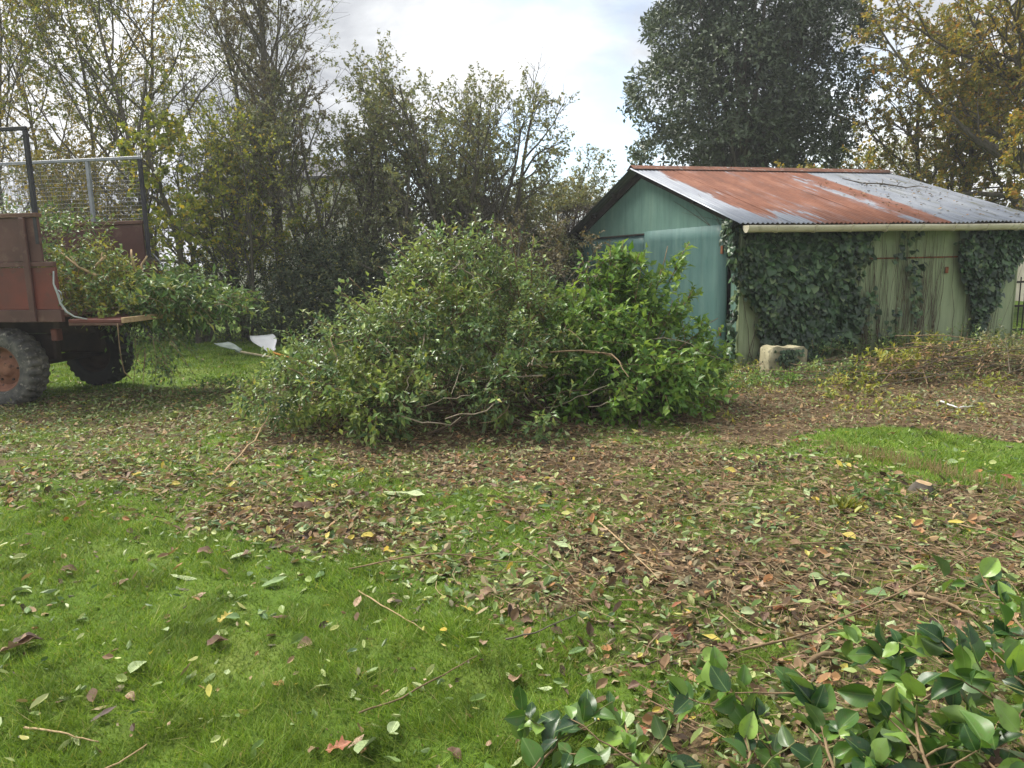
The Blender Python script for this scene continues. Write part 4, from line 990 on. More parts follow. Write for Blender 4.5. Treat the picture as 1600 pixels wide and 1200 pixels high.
# tailgate folded down
tg = MB().box((.03, .03, ZD-.045), (.70, WID-.03, ZD-.005), .006).build('tailgate', M['trailer_red'], trl)
MB().box((.70, .03, ZD-.05), (.735, WID-.03, ZD+.012), .004).build('tailgate_lip', M['cut_wood'], tg)
for y in (.03, WID-.06):
    MB().box((.03, y, ZD-.075), (.70, y+.03, ZD-.046), .003).build('tailgate_edge', M['trailer_rust'], tg)
# support chain on the far side, hanging rope on the near side
def rope(name, pts, r, mt, parent, k=6): return MB().tube(np.array(pts), r, k).build(name, mt, parent, True)
b = MB(); a0, a1 = np.array([-.06, WID, ZM+.15]), np.array([.68, WID+.01, ZD])
for i in range(18):
    p0 = a0+(a1-a0)*i/18; p1 = a0+(a1-a0)*(i+.9)/18; p0[2] -= .03*math.sin(PI*i/18); p1[2] -= .03*math.sin(PI*(i+.9)/18)
    b.tube([p0, p1], .010 if i % 2 else .006, 5)
b.build('chain', M['galv'], trl)
M['rope'] = plain('rope', (0.30, 0.33, 0.32), (0.45, 0.48, 0.46), 30, .9)
rope('rope', [(-.02, -.04, ZM-.05), (-.03, -.05, ZD+.40), (.02, -.06, ZD+.28), (.03, -.05, ZD+.18), (.08, -.04, ZD+.09), (.16, -.02, ZD+.03), (.30, 0, ZD-.0)], [.008, .009, .014, .013, .012, .009, .007], M['rope'], trl)
rope('rope', [(.02, -.05, ZD+.33), (.06, -.06, ZD+.30), (.07, -.06, ZD+.22), (.04, -.05, ZD+.19)], .008, M['rope'], trl)
rope('hanging_strap', [(.66, .02, ZD-.05), (.67, .0, ZD-.25), (.66, .02, ZD-.45), (.69, .01, ZD-.6), (.76, .02, ZD-.68)], .006, M['twig'], trl)
# chassis
for y in (.45, WID-.55):
    MB().box((-LEN, y, ZD-.20), (-.05, y+.10, ZD-.032), .006).build('chassis_beam', M['chassis'], trl)
for x in (-.15, -1.5, -2.8, -4.1):
    MB().box((x-.04, .05, ZD-.11), (x+.04, WID-.05, ZD+.015), .005).build('cross_member', M['chassis'], trl)
MB().tube([(-.95, .1, .46), (-.95, WID-.1, .46)], .055, 10).build('axle', M['chassis'], trl, True)
for y in (.44, WID-.56): MB().box((-1.35, y, .50), (-.55, y+.12, .82), .02).build('spring_hanger', M['chassis'], trl)
MB().box((-.30, .12, ZD-.26), (-.22, .22, ZD-.12), .01).build('tail_light', M['trailer_red'], trl)
MB().box((-LEN-1.6, WID/2-.06, .62), (-LEN, WID/2+.06, .76), .01).build('drawbar', M['chassis'], trl)
def wheel(y, out, xw=-.95, dark=False, r=.47, wd=.30):
    wt = bpy.data.objects.new('wheel', None); COL.objects.link(wt); wt.parent = trl; wt.location = (xw, y, r-.02)
    h = wd/2
    prof = [(r*.56, -h*.80), (r*.60, -h*.98), (r*.74, -h*1.04), (r*.88, -h*1.0), (r*.95, -h*.88), (r*.985, -h*.62), (r, -h*.3), (r*.995, 0), (r, h*.3), (r*.985, h*.62), (r*.95, h*.88), (r*.88, h*1.0), (r*.74, h*1.04), (r*.60, h*.98), (r*.56, h*.80)]
    K = 112
    def rm_(i, j, rr):
        if j in (4, 5, 6): return rr-(.022 if (i//2) % 2 else 0)
        if j in (8, 9, 10): return rr-(.022 if ((i+2)//2) % 2 else 0)
        if j == 7: return rr-.014
        if j in (3, 11): return rr-(.010 if (i//2) % 2 else 0)
        return rr
    MB().lathe(prof, K, (0, 1, 0), (0, 0, 0), rm_).build('tyre', M['rubber_dark'] if dark else M['rubber'], wt)
    s = out
    rp = [(r*.575, s*h*.82), (r*.56, s*h*.86), (r*.53, s*h*.78), (r*.50, s*h*.45), (r*.47, s*h*.22), (r*.30, s*h*.12), (r*.22, s*h*.20), (r*.19, s*h*.42), (r*.13, s*h*.48), (.001, s*h*.48)]
    rim = MB().lathe(rp, 40, (0, 1, 0), (0, 0, 0)).lathe([(r*.575, -s*h*.82), (r*.54, -s*h*.8), (r*.5, -s*h*.2), (r*.47, s*h*.20), (.001, s*h*.10)], 40, (0, 1, 0), (0, 0, 0)).build('rim', M['chassis'] if dark else M['wheel_rust'], wt, True)
    for i in range(6):
        a = i*PI/3; MB().tube([(r*.33*math.cos(a), s*h*.10, r*.33*math.sin(a)), (r*.33*math.cos(a), s*h*.27, r*.33*math.sin(a))], .014, 6).build('wheel_nut', M['chassis'], rim)
M['wheel_rust'] = plain('wheel_rust', (0.17, 0.072, 0.042), (0.30, 0.14, 0.085), 6, .8, bump=.3, c3=(0.07, 0.04, 0.03))
wheel(.16, -1); wheel(WID-.10, 1, dark=True)

# load of cut branches: shoots fill the bed and spill over the tailgate
def tw(x, y, z):
    c_, s_ = math.cos(T_RZ), math.sin(T_RZ)
    return np.array([T_ORG[0]+x*c_-y*s_, T_ORG[1]+x*s_+y*c_, z])
def brush(name, label, org, lumps, leaf, nsp, nl, L, ls, seed, droop=.15, lw=.45, bias=(0, 0, .3), stems=3, stick=0, T=LEAF4, cat='branches', inner=.35, stick_mat='cut_wood', stick_r=.012, parts=0):
    rng = np.random.default_rng(seed); root = thing(name, label, cat, tuple(org))
    P, D = shell(rng, [(np.array(c), np.array(r)) for c, r in lumps], nsp, inner, .55, .02)
    D = unit(D*.7+np.array(bias)+rng.normal(0, .45, D.shape))
    b, ld, nn, S, st = sprig_leaves(rng, P, D, L*rng.uniform(.6, 1.35, len(P)), nl, ls, droop)
    V, Fc = leafset(b, ld, nn, S, lw, T); obj('foliage', mesh_np('foliage', V, Fc), root, M[leaf], 'stuff')
    V, Q = tubes(st[::stems], np.tile(np.linspace(.0055, .002, 4), (len(st[::stems]), 1)), 4); obj('shoots', mesh_np('shoots', V, Q), root, M['twig'], 'stuff')
    return root, rng
o = tw(.05, .8, ZD+.02)
brush('cut_branches', 'yellowing cut brush sliding out of the trailer bed over the tailgate', o, [((-.05, .05, .20), (.48, .62, .36)), ((-.40, .1, .45), (.42, .58, .36)), ((.25, 0, .12), (.42, .60, .18))], 'lf_lime', 420, 7, .26, .066, 131, bias=(.35, -.1, .1))
brush('cut_branches', 'mid green cut brush heaped at the back of the trailer bed', o+np.array([-.1, 0, .1]), [((-.45, .1, .75), (.38, .7, .36)), ((-1.1, .1, .8), (.6, .7, .45)), ((-.2, .0, .36), (.5, .7, .3))], 'lf_laurel', 320, 7, .25, .07, 132, bias=(.1, -.1, .35))
brush('cut_branches', 'olive cut brush with mixed leaves lying on the lowered tailgate', o+np.array([.15, 0, 0]), [((.05, -.1, .14), (.5, .65, .22)), ((-.3, -.25, .35), (.4, .4, .28))], 'lf_heap', 210, 8, .24, .055, 134, bias=(.4, -.1, .1))
brush('laurel_branch', 'bright green laurel shoots hanging out over the tailgate end', tw(.45, 1.0, ZD+.02), [((.10, 0, .20), (.60, .6, .24)), ((.62, .1, .0), (.50, .5, .22))], 'lf_laurel', 290, 9, .36, .11, 133, bias=(.8, -.1, -.05), droop=.4, lw=.36)
brush('laurel_branch', 'dull green twigs trailing from the tailgate toward the lawn', tw(.80, .5, .45), [((0, 0, .25), (.30, .4, .26)), ((.02, 0, .0), (.14, .2, .25))], 'lf_heap', 80, 7, .25, .055, 135, bias=(.3, 0, -.8), droop=.5)
rng = np.random.default_rng(140)
for i, (a, c_) in enumerate([((95, 395), (150, 430)), ((112, 402), (122, 440)), ((130, 440), (165, 400)), ((160, 395), (170, 440)), ((205, 390), (212, 425)), ((230, 400), (222, 425)), ((90, 420), (170, 480)), ((95, 440), (140, 470))]):
    p0, p1 = A(*a, 8.75+.12*i), A(*c_, 8.7+.12*i); mid = (p0+p1)/2+rng.normal(0, .03, 3)
    st_o = MB().tube(np.array([p0, mid, p1])-p1, [.010, .013, .017], 7).build('cut_stick', M['cut_wood'], None, True); st_o.location = tuple(p1)
    tag(st_o, ('pale cut stem at the trailer rear, nearest the dark cage post', 'short pale upright stem among leaves at the trailer rear', 'pale cut stem leaning right in the trailer load', 'straight pale stem standing in the trailer load', 'pale stem standing before the far trailer board', 'thin forked stem right of the load, before the far board', 'long brown stem sloping down through the yellow brush', 'brown stem sloping beside the near trailer board')[i], 'stem', 'cut stems in the trailer load')

# ------------------------------------------------------------------ shovels lying on the far lawn
M['white_plastic'] = plain('white_plastic', (0.62, 0.62, 0.62), (0.74, 0.74, 0.74), 4, .45, bump=.05)
M['grey_plastic'] = plain('grey_plastic', (0.24, 0.29, 0.25), (0.38, 0.43, 0.38), 5, .5, bump=.1)
M['orange_handle'] = plain('orange_handle', (0.55, 0.22, 0.03), (0.68, 0.32, 0.05), 6, .5, bump=.05)
M['pale_handle'] = plain('pale_handle', (0.36, 0.30, 0.17), (0.50, 0.43, 0.26), 8, .7, bump=.1)
def shovel(label, tip, end, hmat, bmat, width, length, tilt, rise):
    tip = np.array(tip); end = np.array(end); ax = unit(tip-end)
    t = thing('shovel', label, 'shovel', tuple(end), 0)
    side = unit(np.cross(ax, UP)); upv = np.cross(side, ax)
    neck = tip-end
    MB().tube([np.zeros(3), neck*.5, neck], .021, 8).build('handle', hmat, t, True)
    bd = unit(ax*math.cos(tilt)+upv*math.sin(tilt)); nb = np.cross(side, bd); nu, nv = 9, 9
    Vb = []
    for lay_ in (0, .008):
        for i in range(nu):
            f = i/(nu-1)
            wv = width*(.40+.60*sstep(0, .75, np.array(f)))*(1-.10*max(0, (f-.85)/.15))
            for j in range(nv):
                s = j/(nv-1)-.5
                Vb.append(neck+bd*(f*length-.03)+side*(s*wv)+nb*((.07*width*(2*s)**4*(1-.5*f)+.06*width*(1-f)**3)+lay_))
    qb = [[i*nv+j, i*nv+j+1, (i+1)*nv+j+1, (i+1)*nv+j] for i in range(nu-1) for j in range(nv-1)]; o = nu*nv
    ed = [[j, o+j, o+j+1, j+1] for j in range(nv-1)]+[[(nu-1)*nv+j, (nu-1)*nv+j+1, o+(nu-1)*nv+j+1, o+(nu-1)*nv+j] for j in range(nv-1)]+[[i*nv, (i+1)*nv, o+(i+1)*nv, o+i*nv] for i in range(nu-1)]+[[i*nv+nv-1, o+i*nv+nv-1, o+(i+1)*nv+nv-1, (i+1)*nv+nv-1] for i in range(nu-1)]
    bl = MB().add(Vb, [f[::-1] for f in qb]+[[v_+o for v_ in f] for f in qb]+ed).build('blade', bmat, t, True)
    MB().tube([neck-ax*.10, neck+bd*.05], [.022, .026], 8).build('socket', bmat, bl, True)
    return t
shovel('white snow shovel with orange handle propped on the far lawn', A(421, 549, 13.0), G(476, 569)+UP*.02, M['orange_handle'], M['white_plastic'], .46, .44, 0.62, 0)
shovel('grey-green scoop with pale wooden handle lying under the white shovel', A(372, 549, 13.25), G(462, 567)+UP*.02, M['pale_handle'], M['grey_plastic'], .30, .62, .16, 0)

# ------------------------------------------------------------------ the heap and the bush
def heap_lumps(l, org): return [(np.array(c)-org, np.array(r)) for c, r in l]
ho = np.array([-.5, 7.7, 0])
HL = heap_lumps([((-.50, 7.9, .60), (.92, .9, .98)), ((-1.28, 7.40, .38), (.74, .7, .62)), ((.40, 7.80, .38), (.66, .72, .62)), ((-1.78, 7.10, .20), (.48, .48, .42)), ((-.75, 7.0, .30), (.85, .5, .46)), ((.35, 7.25, .30), (.85, .5, .46)), ((-.45, 7.95, 1.25), (.38, .45, .42)), ((.02, 8.0, 1.0), (.28, .4, .36)), ((-.85, 7.7, .85), (.35, .4, .40))], ho)
def leafy_mound(name, label, cat, org, lumps, leaf, n_sub, nsp, nl, L, ls, seed, subr, arch, uprights=(), lw=.45, bark='twig', up=.45, nstick=60):
    rng = np.random.default_rng(seed); root = thing(name, label, cat, tuple(org))
    C, D = shell(rng, lumps, n_sub, .82, .85, .08); sr = rng.uniform(*subr, len(C))
    lm = [(c, np.array([s*1.1, s, s*.75])) for c, s in zip(C, sr)]
    P1, D1 = shell(rng, lm, int(nsp*.8), .5, .78, .03); P2, D2 = shell(rng, lumps, nsp-int(nsp*.8), .55, .72, .03)
    P = np.concatenate([P1, P2]); D = np.concatenate([D1, D2])
    D = unit(D*.8+UP*up*rng.uniform(-.6, 1.4, (len(D), 1))+rng.normal(0, .45, D.shape))
    hole = fbm(P[:, 0]*2.6+60, P[:, 2]*2.6+P[:, 1]*1.3+60, seed+5, 2) > .40
    P, D = P[hole], D[hole]
    loose = rng.uniform(0, 1, len(P)) < .15
    D = np.where(loose[:, None], unit(D+UP*.6), D)
    b, ld, nn, S, st = sprig_leaves(rng, P, D, L*rng.uniform(.5, 1.35, len(P))*np.where(loose, rng.uniform(1.6, 2.8, len(P)), 1), nl, ls, .18)
    cz = fbm(b[:, 0]*2.2+b[:, 1]*1.1+40, b[:, 2]*2.6+b[:, 1]*.7+40, seed, 3)+rng.normal(0, .05, len(b))
    kinds_ = leaf if isinstance(leaf, list) else [(leaf, 1.0, lw)]
    cut = np.quantile(cz, np.linspace(0, 1, len(kinds_)+1)); cut[-1] += 1
    for ki, (lf_, sc_, lw_) in enumerate(kinds_[1:], 1):
        mk_ = (cz >= cut[ki]) & (cz < cut[ki+1]); obj('foliage', mesh_np('foliage', *leafset(b[mk_], ld[mk_], nn[mk_], S[mk_]*sc_, lw_, LEAF4)), root, M[lf_], 'stuff')
    mk_ = cz < cut[1]; sets = [leafset(b[mk_], ld[mk_], nn[mk_], S[mk_]*kinds_[0][1], kinds_[0][2], LEAF4)]; leaf = kinds_[0][0]
    shoots = [tubes(st[::2], np.tile(np.linspace(.0042, .0015, 4), (len(st[::2]), 1)), 3)]
    for (p0, p1, nlf, sz) in uprights:
        p0, p1 = np.array(p0)-org, np.array(p1)-org; t = np.linspace(0, 1, 8)[:, None]
        pl = p0*(1-t)+p1*t+np.cumsum(rng.normal(0, .012, (8, 3)), 0)
        o_ = MB().tube(pl, np.linspace(.011, .004, 8), 6).build('stem', M[bark], root, True)
        f = rng.uniform(.35, 1, nlf); i = np.clip((f*7).astype(int), 0, 6); q0 = pl[i]; dd = unit(np.tile(p1-p0, (nlf, 1))*.5+rdir(rng, nlf)*.9)
        bb, l2, n2, S2, s2 = sprig_leaves(rng, q0, dd, .17, 7, sz*1.15, .15); sets.append(leafset(bb, l2, n2, S2, .55, LEAF4)); shoots.append(tubes(s2, np.tile(np.linspace(.004, .0015, 4), (len(s2), 1)), 3))
    def joinset(ss):
        o_ = 0; Vs, Fs = [], []
        for V, Fc in ss: Vs.append(V); Fs.append(Fc+o_); o_ += len(V)
        return np.concatenate(Vs), np.concatenate(Fs)
    obj('foliage', mesh_np('foliage', *joinset(sets)), root, M[leaf], 'stuff')
    obj('shoots', mesh_np('shoots', *joinset(shoots)), root, M['twig'], 'stuff')
    # bare branches: inside the mound and arching over its surface
    k = nstick; Pa, Da = shell(rng, lumps, k, .75, .7, .1); Pb = Pa+perp(rng, Da)*rng.uniform(.3, .9, (k, 1)); Pb[:, 2] = np.maximum(Pa[:, 2]*rng.uniform(.55, 1.05, k), .06)
    t = np.linspace(0, 1, 7)[None, :, None]; pl = Pa[:, None]*(1-t)+Pb[:, None]*t+(.07+np.sin(t*PI)*rng.uniform(.02, .18, (k, 1, 1)))*Da[:, None]+rng.normal(0, .012, (k, 7, 3))
    for i in range(min(k, arch)):
        V, Q = tubes(pl[i:i+1], (rng.uniform(.004, .010)*np.linspace(1, .45, 7))[None], 5); obj('bare_branch', mesh_np('bare_branch', V, Q, True), root, M['dry_twig'] if i % 3 else M['twig'])
    k = 70; c0 = np.array([l[0] for l in lumps])[rng.integers(0, len(lumps), k)]*np.array([1, 1, 0])+rng.normal(0, .25, (k, 3))*np.array([1, 1, 0]); c0[:, 2] = .02
    Pe, _ = shell(rng, lumps, k, .8, .7, .2); pl = c0[:, None]*(1-t)+Pe[:, None]*t+rng.normal(0, .02, (k, 7, 3))
    V, Q = tubes(pl, np.outer(rng.uniform(.006, .016, k), np.linspace(1, .35, 7)), 5); obj('inner_branches', mesh_np('inner_branches', V, Q), root, M['twig_dark'], 'stuff')
    return root
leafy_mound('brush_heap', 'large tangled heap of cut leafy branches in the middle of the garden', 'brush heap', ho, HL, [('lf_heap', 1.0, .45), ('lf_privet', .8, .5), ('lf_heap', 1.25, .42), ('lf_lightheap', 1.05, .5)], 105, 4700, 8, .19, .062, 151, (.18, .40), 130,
            [((-.75, 7.5, .6), A(520, 448, 7.4), 5, .06), ((-.6, 7.6, .9), A(590, 415, 7.5), 6, .055), ((-.3, 7.7, 1.2), A(660, 340, 7.7), 8, .055), ((-.2, 7.8, 1.2), A(735, 332, 7.8), 8, .055), ((.1, 7.8, 1.2), A(800, 352, 7.8), 6, .05), ((-1.4, 7.2, .4), A(455, 560, 7.1), 6, .055), ((-.5, 7.7, 1.0), A(610, 375, 7.7), 7, .05), ((-.3, 7.8, 1.2), A(690, 338, 7.9), 12, .055), ((-.4, 7.8, 1.2), A(630, 352, 7.8), 10, .055), ((.2, 7.8, 1.0), A(840, 372, 7.9), 8, .05), ((-1.0, 7.4, .7), A(490, 500, 7.3), 8, .055), ((-1.0, 7.5, .8), A(545, 432, 7.5), 8, .055), ((-1.7, 7.1, .3), A(418, 600, 7.0), 9, .06), ((.05, 7.9, 1.2), A(770, 345, 8.0), 9, .05)], nstick=150)
bo = np.array([1.25, 7.95, 0])
BL = heap_lumps([((1.22, 8.0, .42), (.52, .6, .58)), ((1.60, 7.85, .30), (.34, .45, .38)), ((.90, 7.75, .55), (.36, .42, .60)), ((1.25, 7.45, .28), (.58, .4, .36))], bo)
leafy_mound('bush', 'upright fresh green bush before the shed doors at the right end of the heap', 'bush', bo, BL, 'lf_bush', 42, 1600, 8, .20, .084, 152, (.18, .36), 14,
            [((1.1, 8, .8), A(975, 372, 8.1), 26, .085), ((1.15, 8, .8), A(1000, 395, 8.0), 24, .085), ((1.4, 8, .7), A(1075, 378, 8.2), 16, .085), ((1.45, 8.05, .7), A(1045, 385, 8.2), 14, .085), ((1.5, 7.9, .6), A(1085, 440, 8.1), 16, .08), ((1.6, 7.8, .5), A(1122, 500, 7.9), 12, .075), ((.9, 7.9, .8), A(910, 395, 8.0), 14, .07), ((.95, 7.9, .8), A(940, 400, 8.0), 14, .07), ((1.2, 7.9, .8), A(1012, 440, 7.9), 14, .08), ((1.0, 7.9, .7), A(958, 392, 8.0), 22, .08), ((1.05, 8, .7), A(985, 385, 8.15), 20, .085), ((1.7, 7.8, .3), A(1118, 545, 7.9), 12, .07), ((1.45, 7.7, .5), A(1060, 470, 7.8), 14, .08)], lw=.55, nstick=24)

# ------------------------------------------------------------------ things by the shed wall
M['old_concrete'] = plain('old_concrete', (0.22, 0.20, 0.12), (0.38, 0.345, 0.22), 7, .9, bump=.5, c3=(0.06, 0.07, 0.04))
sp = G(1224, 588); rng = np.random.default_rng(161)
st = thing('stone_trough', 'broken pale stone block with dark creeper on it at the foot of the ivy', 'stone', tuple(sp), .18)
nu = 13
top = [.37, .40, .41, .41, .40, .395, .39, .39, .395, .40, .40, .39, .35]
V = []
for dy, sc in ((-.10, 1.0), (-.085, 1.0), (.16, .96)):
    for i in range(nu):
        x = (-.27+.54*i/(nu-1))
        V += [[x*.93, dy+rng.normal(0, .006), -.05], [x*sc, dy+(.02 if 3 < i < 9 else 0)+rng.normal(0, .009), .2], [x*sc, dy+rng.normal(0, .006), top[i]+rng.normal(0, .006)]]
r_ = nu*3; qq = []
for L_ in range(2):
    for i in range(nu-1):
        a, c_ = L_*r_+i*3+2, (L_+1)*r_+i*3+2; qq.append([a, a+3, c_+3, c_])
for i in range(nu-1):
    for z_ in (0, 1):
        a = i*3+z_; qq.append([a, a+3, a+4, a+1]); a += 2*r_; qq.append([a, a+1, a+4, a+3])
for L_ in range(2):
    for z_ in (0, 1):
        a, c_ = L_*r_+z_, (L_+1)*r_+z_; qq.append([a, a+1, c_+1, c_]); e = (nu-1)*3; qq.append([a+e, c_+e, c_+e+1, a+e+1])
MB().add(V, qq).build('block', M['old_concrete'], st, True)
k = 170; P = np.column_stack([rng.normal(.03, .08, k), np.full(k, -.11)+rng.uniform(-.03, .01, k), .37-np.abs(rng.normal(0, .10, k))])
V, Fc = leafset(P, unit(np.column_stack([rng.normal(0, .6, k), rng.normal(-.3, .2, k), np.full(k, -.8)])), unit(np.array([0, -1, .5])+rng.normal(0, .3, (k, 3))), .045, 1., IVY); obj('creeper', mesh_np('creeper', V, Fc), st, M['lf_ivy'], 'stuff')

M['black_iron'] = plain('black_iron', (0.02, 0.018, 0.017), (0.05, 0.04, 0.035), 8, .7)
fo = shed_world(5.16, .3, 0)
fe = thing('fence', 'dark iron bar fence at the far right end of the shed', 'fence', tuple(fo), S_TH)
for i in range(20): MB().tube([(.06+i*.11, 0, -.02), (.06+i*.11, 0, 1.15)], .011, 6).build('bar', M['black_iron'], fe)
for z in (.25, .65, 1.05): MB().box((0, -.012, z), (2.2, .012, z+.035), .003).build('rail', M['black_iron'], fe)
# stem pile and bank plants on the right
so_ = G(1460, 600); rng = np.random.default_rng(171)
pile = thing('stem_pile', 'pile of long bare cut stems lying on the bank at right', 'branches', tuple(so_))
for i in range(190):
    a = rng.normal(.35, .6); Lh = rng.uniform(.35, 1.25); c_ = np.array([rng.normal(.25, 1.15), rng.normal(.10, .38), 0]); zc = .10+abs(rng.normal(0, .13))*math.exp(-((c_[0]-.5)/1.6)**2)*1.2+.08
    t = np.linspace(-.5, .5, 6); up_ = rng.normal(.06, .12)
    pl = np.column_stack([c_[0]+np.cos(a)*Lh*t, c_[1]+np.sin(a)*Lh*t, zc+up_*Lh*t+rng.normal(0, .006, 6)-.10*Lh*t*t]); pl[:, 2] = np.maximum(pl[:, 2], .012)
    V, Q = tubes(pl[None], (rng.uniform(.003, .009)*np.linspace(1, .5, 6))[None], 5); obj('stem', mesh_np('stem', V, Q, True), pile, M[('twig', 'twig_dark', 'twig', 'bark_pale')[i % 4]])
brush('cut_branches', 'wilted brown leafy cuttings lying over the stem pile', G(1480, 600)+UP*.1, [((.2, .1, .08), (1.3, .5, .18)), ((-.7, -.1, .03), (.7, .4, .14))], 'lf_dead', 120, 6, .2, .06, 177, cat='branches')
brush('cut_branches', 'yellow-green leafy cuttings tangled in the stem pile', G(1510, 590)+UP*.1, [((-.1, .0, .10), (1.4, .5, .20))], 'lf_lime', 110, 6, .2, .06, 178, cat='branches')
brush('cut_branches', 'grey-green leafy cuttings behind the stem pile under the wall', G(1500, 575)+UP*.1, [((.1, .1, .15), (1.1, .3, .25))], 'lf_heap', 110, 6, .2, .055, 179, cat='branches')
def lowplant(label, px, py, leaf, w_, h_, nsp, ls, seed, lw=.45):
    p = G(px, py); p[2] = H(p[0], p[1])
    return brush('low_plant', label, p, [((0, 0, h_*.45), (w_, w_*.6, h_*.6)), ((w_*.5, .05, h_*.35), (w_*.5, w_*.4, h_*.45))], leaf, nsp, 6, .14, ls, seed, cat='plant', bias=(0, -.1, .5), lw=lw)
lowplant('yellow-green leafy clump on the bank before the stem pile, the largest', 1385, 600, 'lf_lime', .42, .34, 85, .075, 181)
lowplant('yellow-green leafy clump on the bank left of the largest one', 1325, 622, 'lf_lime', .28, .22, 42, .065, 182)
lowplant('yellow-green leafy clump high on the bank behind the largest one', 1440, 580, 'lf_lime', .30, .30, 50, .07, 1182)
lowplant('dull green sprawl over the bank between stone block and yellow clumps', 1290, 602, 'lf_heap', .55, .22, 110, .055, 1183)
lowplant('dull green sprawl over the bank right of the stem pile', 1560, 590, 'lf_olive', .65, .32, 130, .055, 1184)
lowplant('green weeds on the bank just under the shed wall middle', 1360, 560, 'lf_heap', .6, .36, 120, .055, 1185)
lowplant('dull green weeds at the foot of the wall right of the stone block', 1300, 572, 'lf_heap', .42, .28, 75, .05, 183)
lowplant('dull green weeds along the wall foot behind the stem pile', 1420, 560, 'lf_olive', .60, .26, 90, .05, 184)
lowplant('weeds at the wall foot by the far shed corner', 1560, 550, 'lf_heap', .55, .30, 85, .055, 185)
lowplant('lush grass-green weeds on the ground left of the stone block', 1195, 606, 'lf_bush', .42, .12, 70, .05, 186)
lowplant('small yellow-green seedling at the bank edge by the right frame side', 1545, 622, 'lf_lime', .14, .20, 14, .06, 187)
lowplant('fading weeds at the right frame edge above the lawn strip', 1585, 600, 'lf_olive', .4, .3, 60, .05, 188)
lowplant('green sprig heap beside the heap on the left lawn edge', 400, 655, 'lf_heap', .35, .16, 60, .05, 189)
lowplant('green clippings clump on the lawn near the far trailer wheel', 345, 615, 'lf_laurel', .35, .10, 36, .06, 190)
lowplant('small green sprig cluster sprouting in the brown litter at right', 1372, 790, 'lf_laurel', .09, .10, 7, .06, 191)
lowplant('green weeds under the shed corner post', 1130, 612, 'lf_bush', .3, .16, 50, .05, 192)
# ground weeds over the bank, the lane and the litter
rw = np.random.default_rng(210)
def weeds(name, label, fn, n_, leaf, box, ls, L, nl=6):
    P = np.column_stack([rw.uniform(box[0], box[1], n_), rw.uniform(box[2], box[3], n_)]); P = P[rw.uniform(0, 1, n_) < fn(P)]
    k = len(P); D = unit(np.column_stack([rw.normal(0, .6, (k, 2)), np.full(k, .7)]))
    b, ld, nn, S, st = sprig_leaves(rw, np.column_stack([P, H(P[:, 0], P[:, 1])]), D, L*rw.uniform(.4, 1.4, k), nl, ls, .2)
    tag(obj(name, mesh_np(name, *leafset(b, ld, nn, S, .45, LEAF4)), None, M[leaf], 'stuff'), label, 'weeds')
bankf = lambda P: sstep(-.2, .3, polysd(P, Z_BANK))*(1-sstep(-.1, .1, polysd(P, Z_WEDGE)))
weeds('ground_weeds', 'dull green ground weeds spread over the bank by the shed', lambda P: bankf(P)*sstep(.38, .6, fbm(P[:, 0]*1.3, P[:, 1]*1.3, 301, 3))*sstep(7.8, 9.4, P[:, 1]), 3600, 'lf_heap', (1.5, 10, 7.0, 12), .05, .14)
weeds('ground_weeds', 'yellow-green sprouting weeds dotted over the bank by the shed', lambda P: bankf(P)*sstep(.52, .62, fbm(P[:, 0]*1.5, P[:, 1]*1.5, 305, 3)), 1700, 'lf_lime', (2, 10, 7.0, 11), .055, .13)
weeds('ground_weeds', 'olive weed stems mixed into the bank and lane litter', lambda P: .5*bankf(P)+.35*sstep(-.2, .3, polysd(P, Z_LANE)), 2600, 'lf_olive', (-9, 10, 6.5, 12), .05, .12)
# bright tuft of grass
p = G(1318, 800); p[2] = H(p[0], p[1]); k = 90; rng = np.random.default_rng(195)
b0 = np.column_stack([rng.normal(0, .035, (k, 2)), np.zeros(k)]); dr = unit(np.column_stack([rng.normal(0, .8, (k, 2)), np.full(k, .8)]))
V, Fc = leafset(b0, dr, perp(rng, dr), rng.uniform(.08, .16, k), .06, LEAF2)
tg_ = obj('grass_tuft', mesh_np('grass_tuft', V, Fc), None, M['lf_lime'], None, tuple(p)); tag(tg_, 'bright yellow-green grass tuft standing in the brown litter', 'grass tuft')
# stump
p = G(1440, 768); p[2] = H(p[0], p[1])
stp = thing('tree_stump', 'small sawn stump in the cleared strip beside the lawn wedge', 'stump', tuple(p))
MB().lathe([(.10, -.05), (.075, .02), (.058, .045), (.052, .065)], 14, (.15, -.1, 1), (0, 0, 0), lambda i, j, r: r*(1+.12*math.sin(i*1.7))).build('stump_bark', M['bark'], stp, True)
MB().lathe([(.052, .063), (.03, .068), (.001, .067)], 14, (.15, -.1, 1), (0, 0, 0), lambda i, j, r: r*(1+.12*math.sin(i*1.7))).build('cut_face', M['cut_wood'], stp)
# stubble of cut stems between litter and lawn wedge
a0, a1 = G(1290, 700), G(1610, 775); k = 420; f = rng.uniform(0, 1, k); P = a0[None]*(1-f)[:, None]+a1[None]*f[:, None]+np.column_stack([rng.normal(0, .05, k), rng.normal(-.02, .10, k), np.zeros(k)]); P[:, 2] = H(P[:, 0], P[:, 1])
E_ = P+np.column_stack([rng.normal(0, .02, (k, 2)), rng.uniform(.03, .11, k)]); V, Q = tubes(np.stack([P, E_], 1), np.tile([.0028, .002], (k, 1)), 3)
tag(obj('stubble', mesh_np('stubble', V, Q), None, M['stubble'], 'stuff'), 'dry brown stubble along the edge of the lawn wedge', 'stubble')

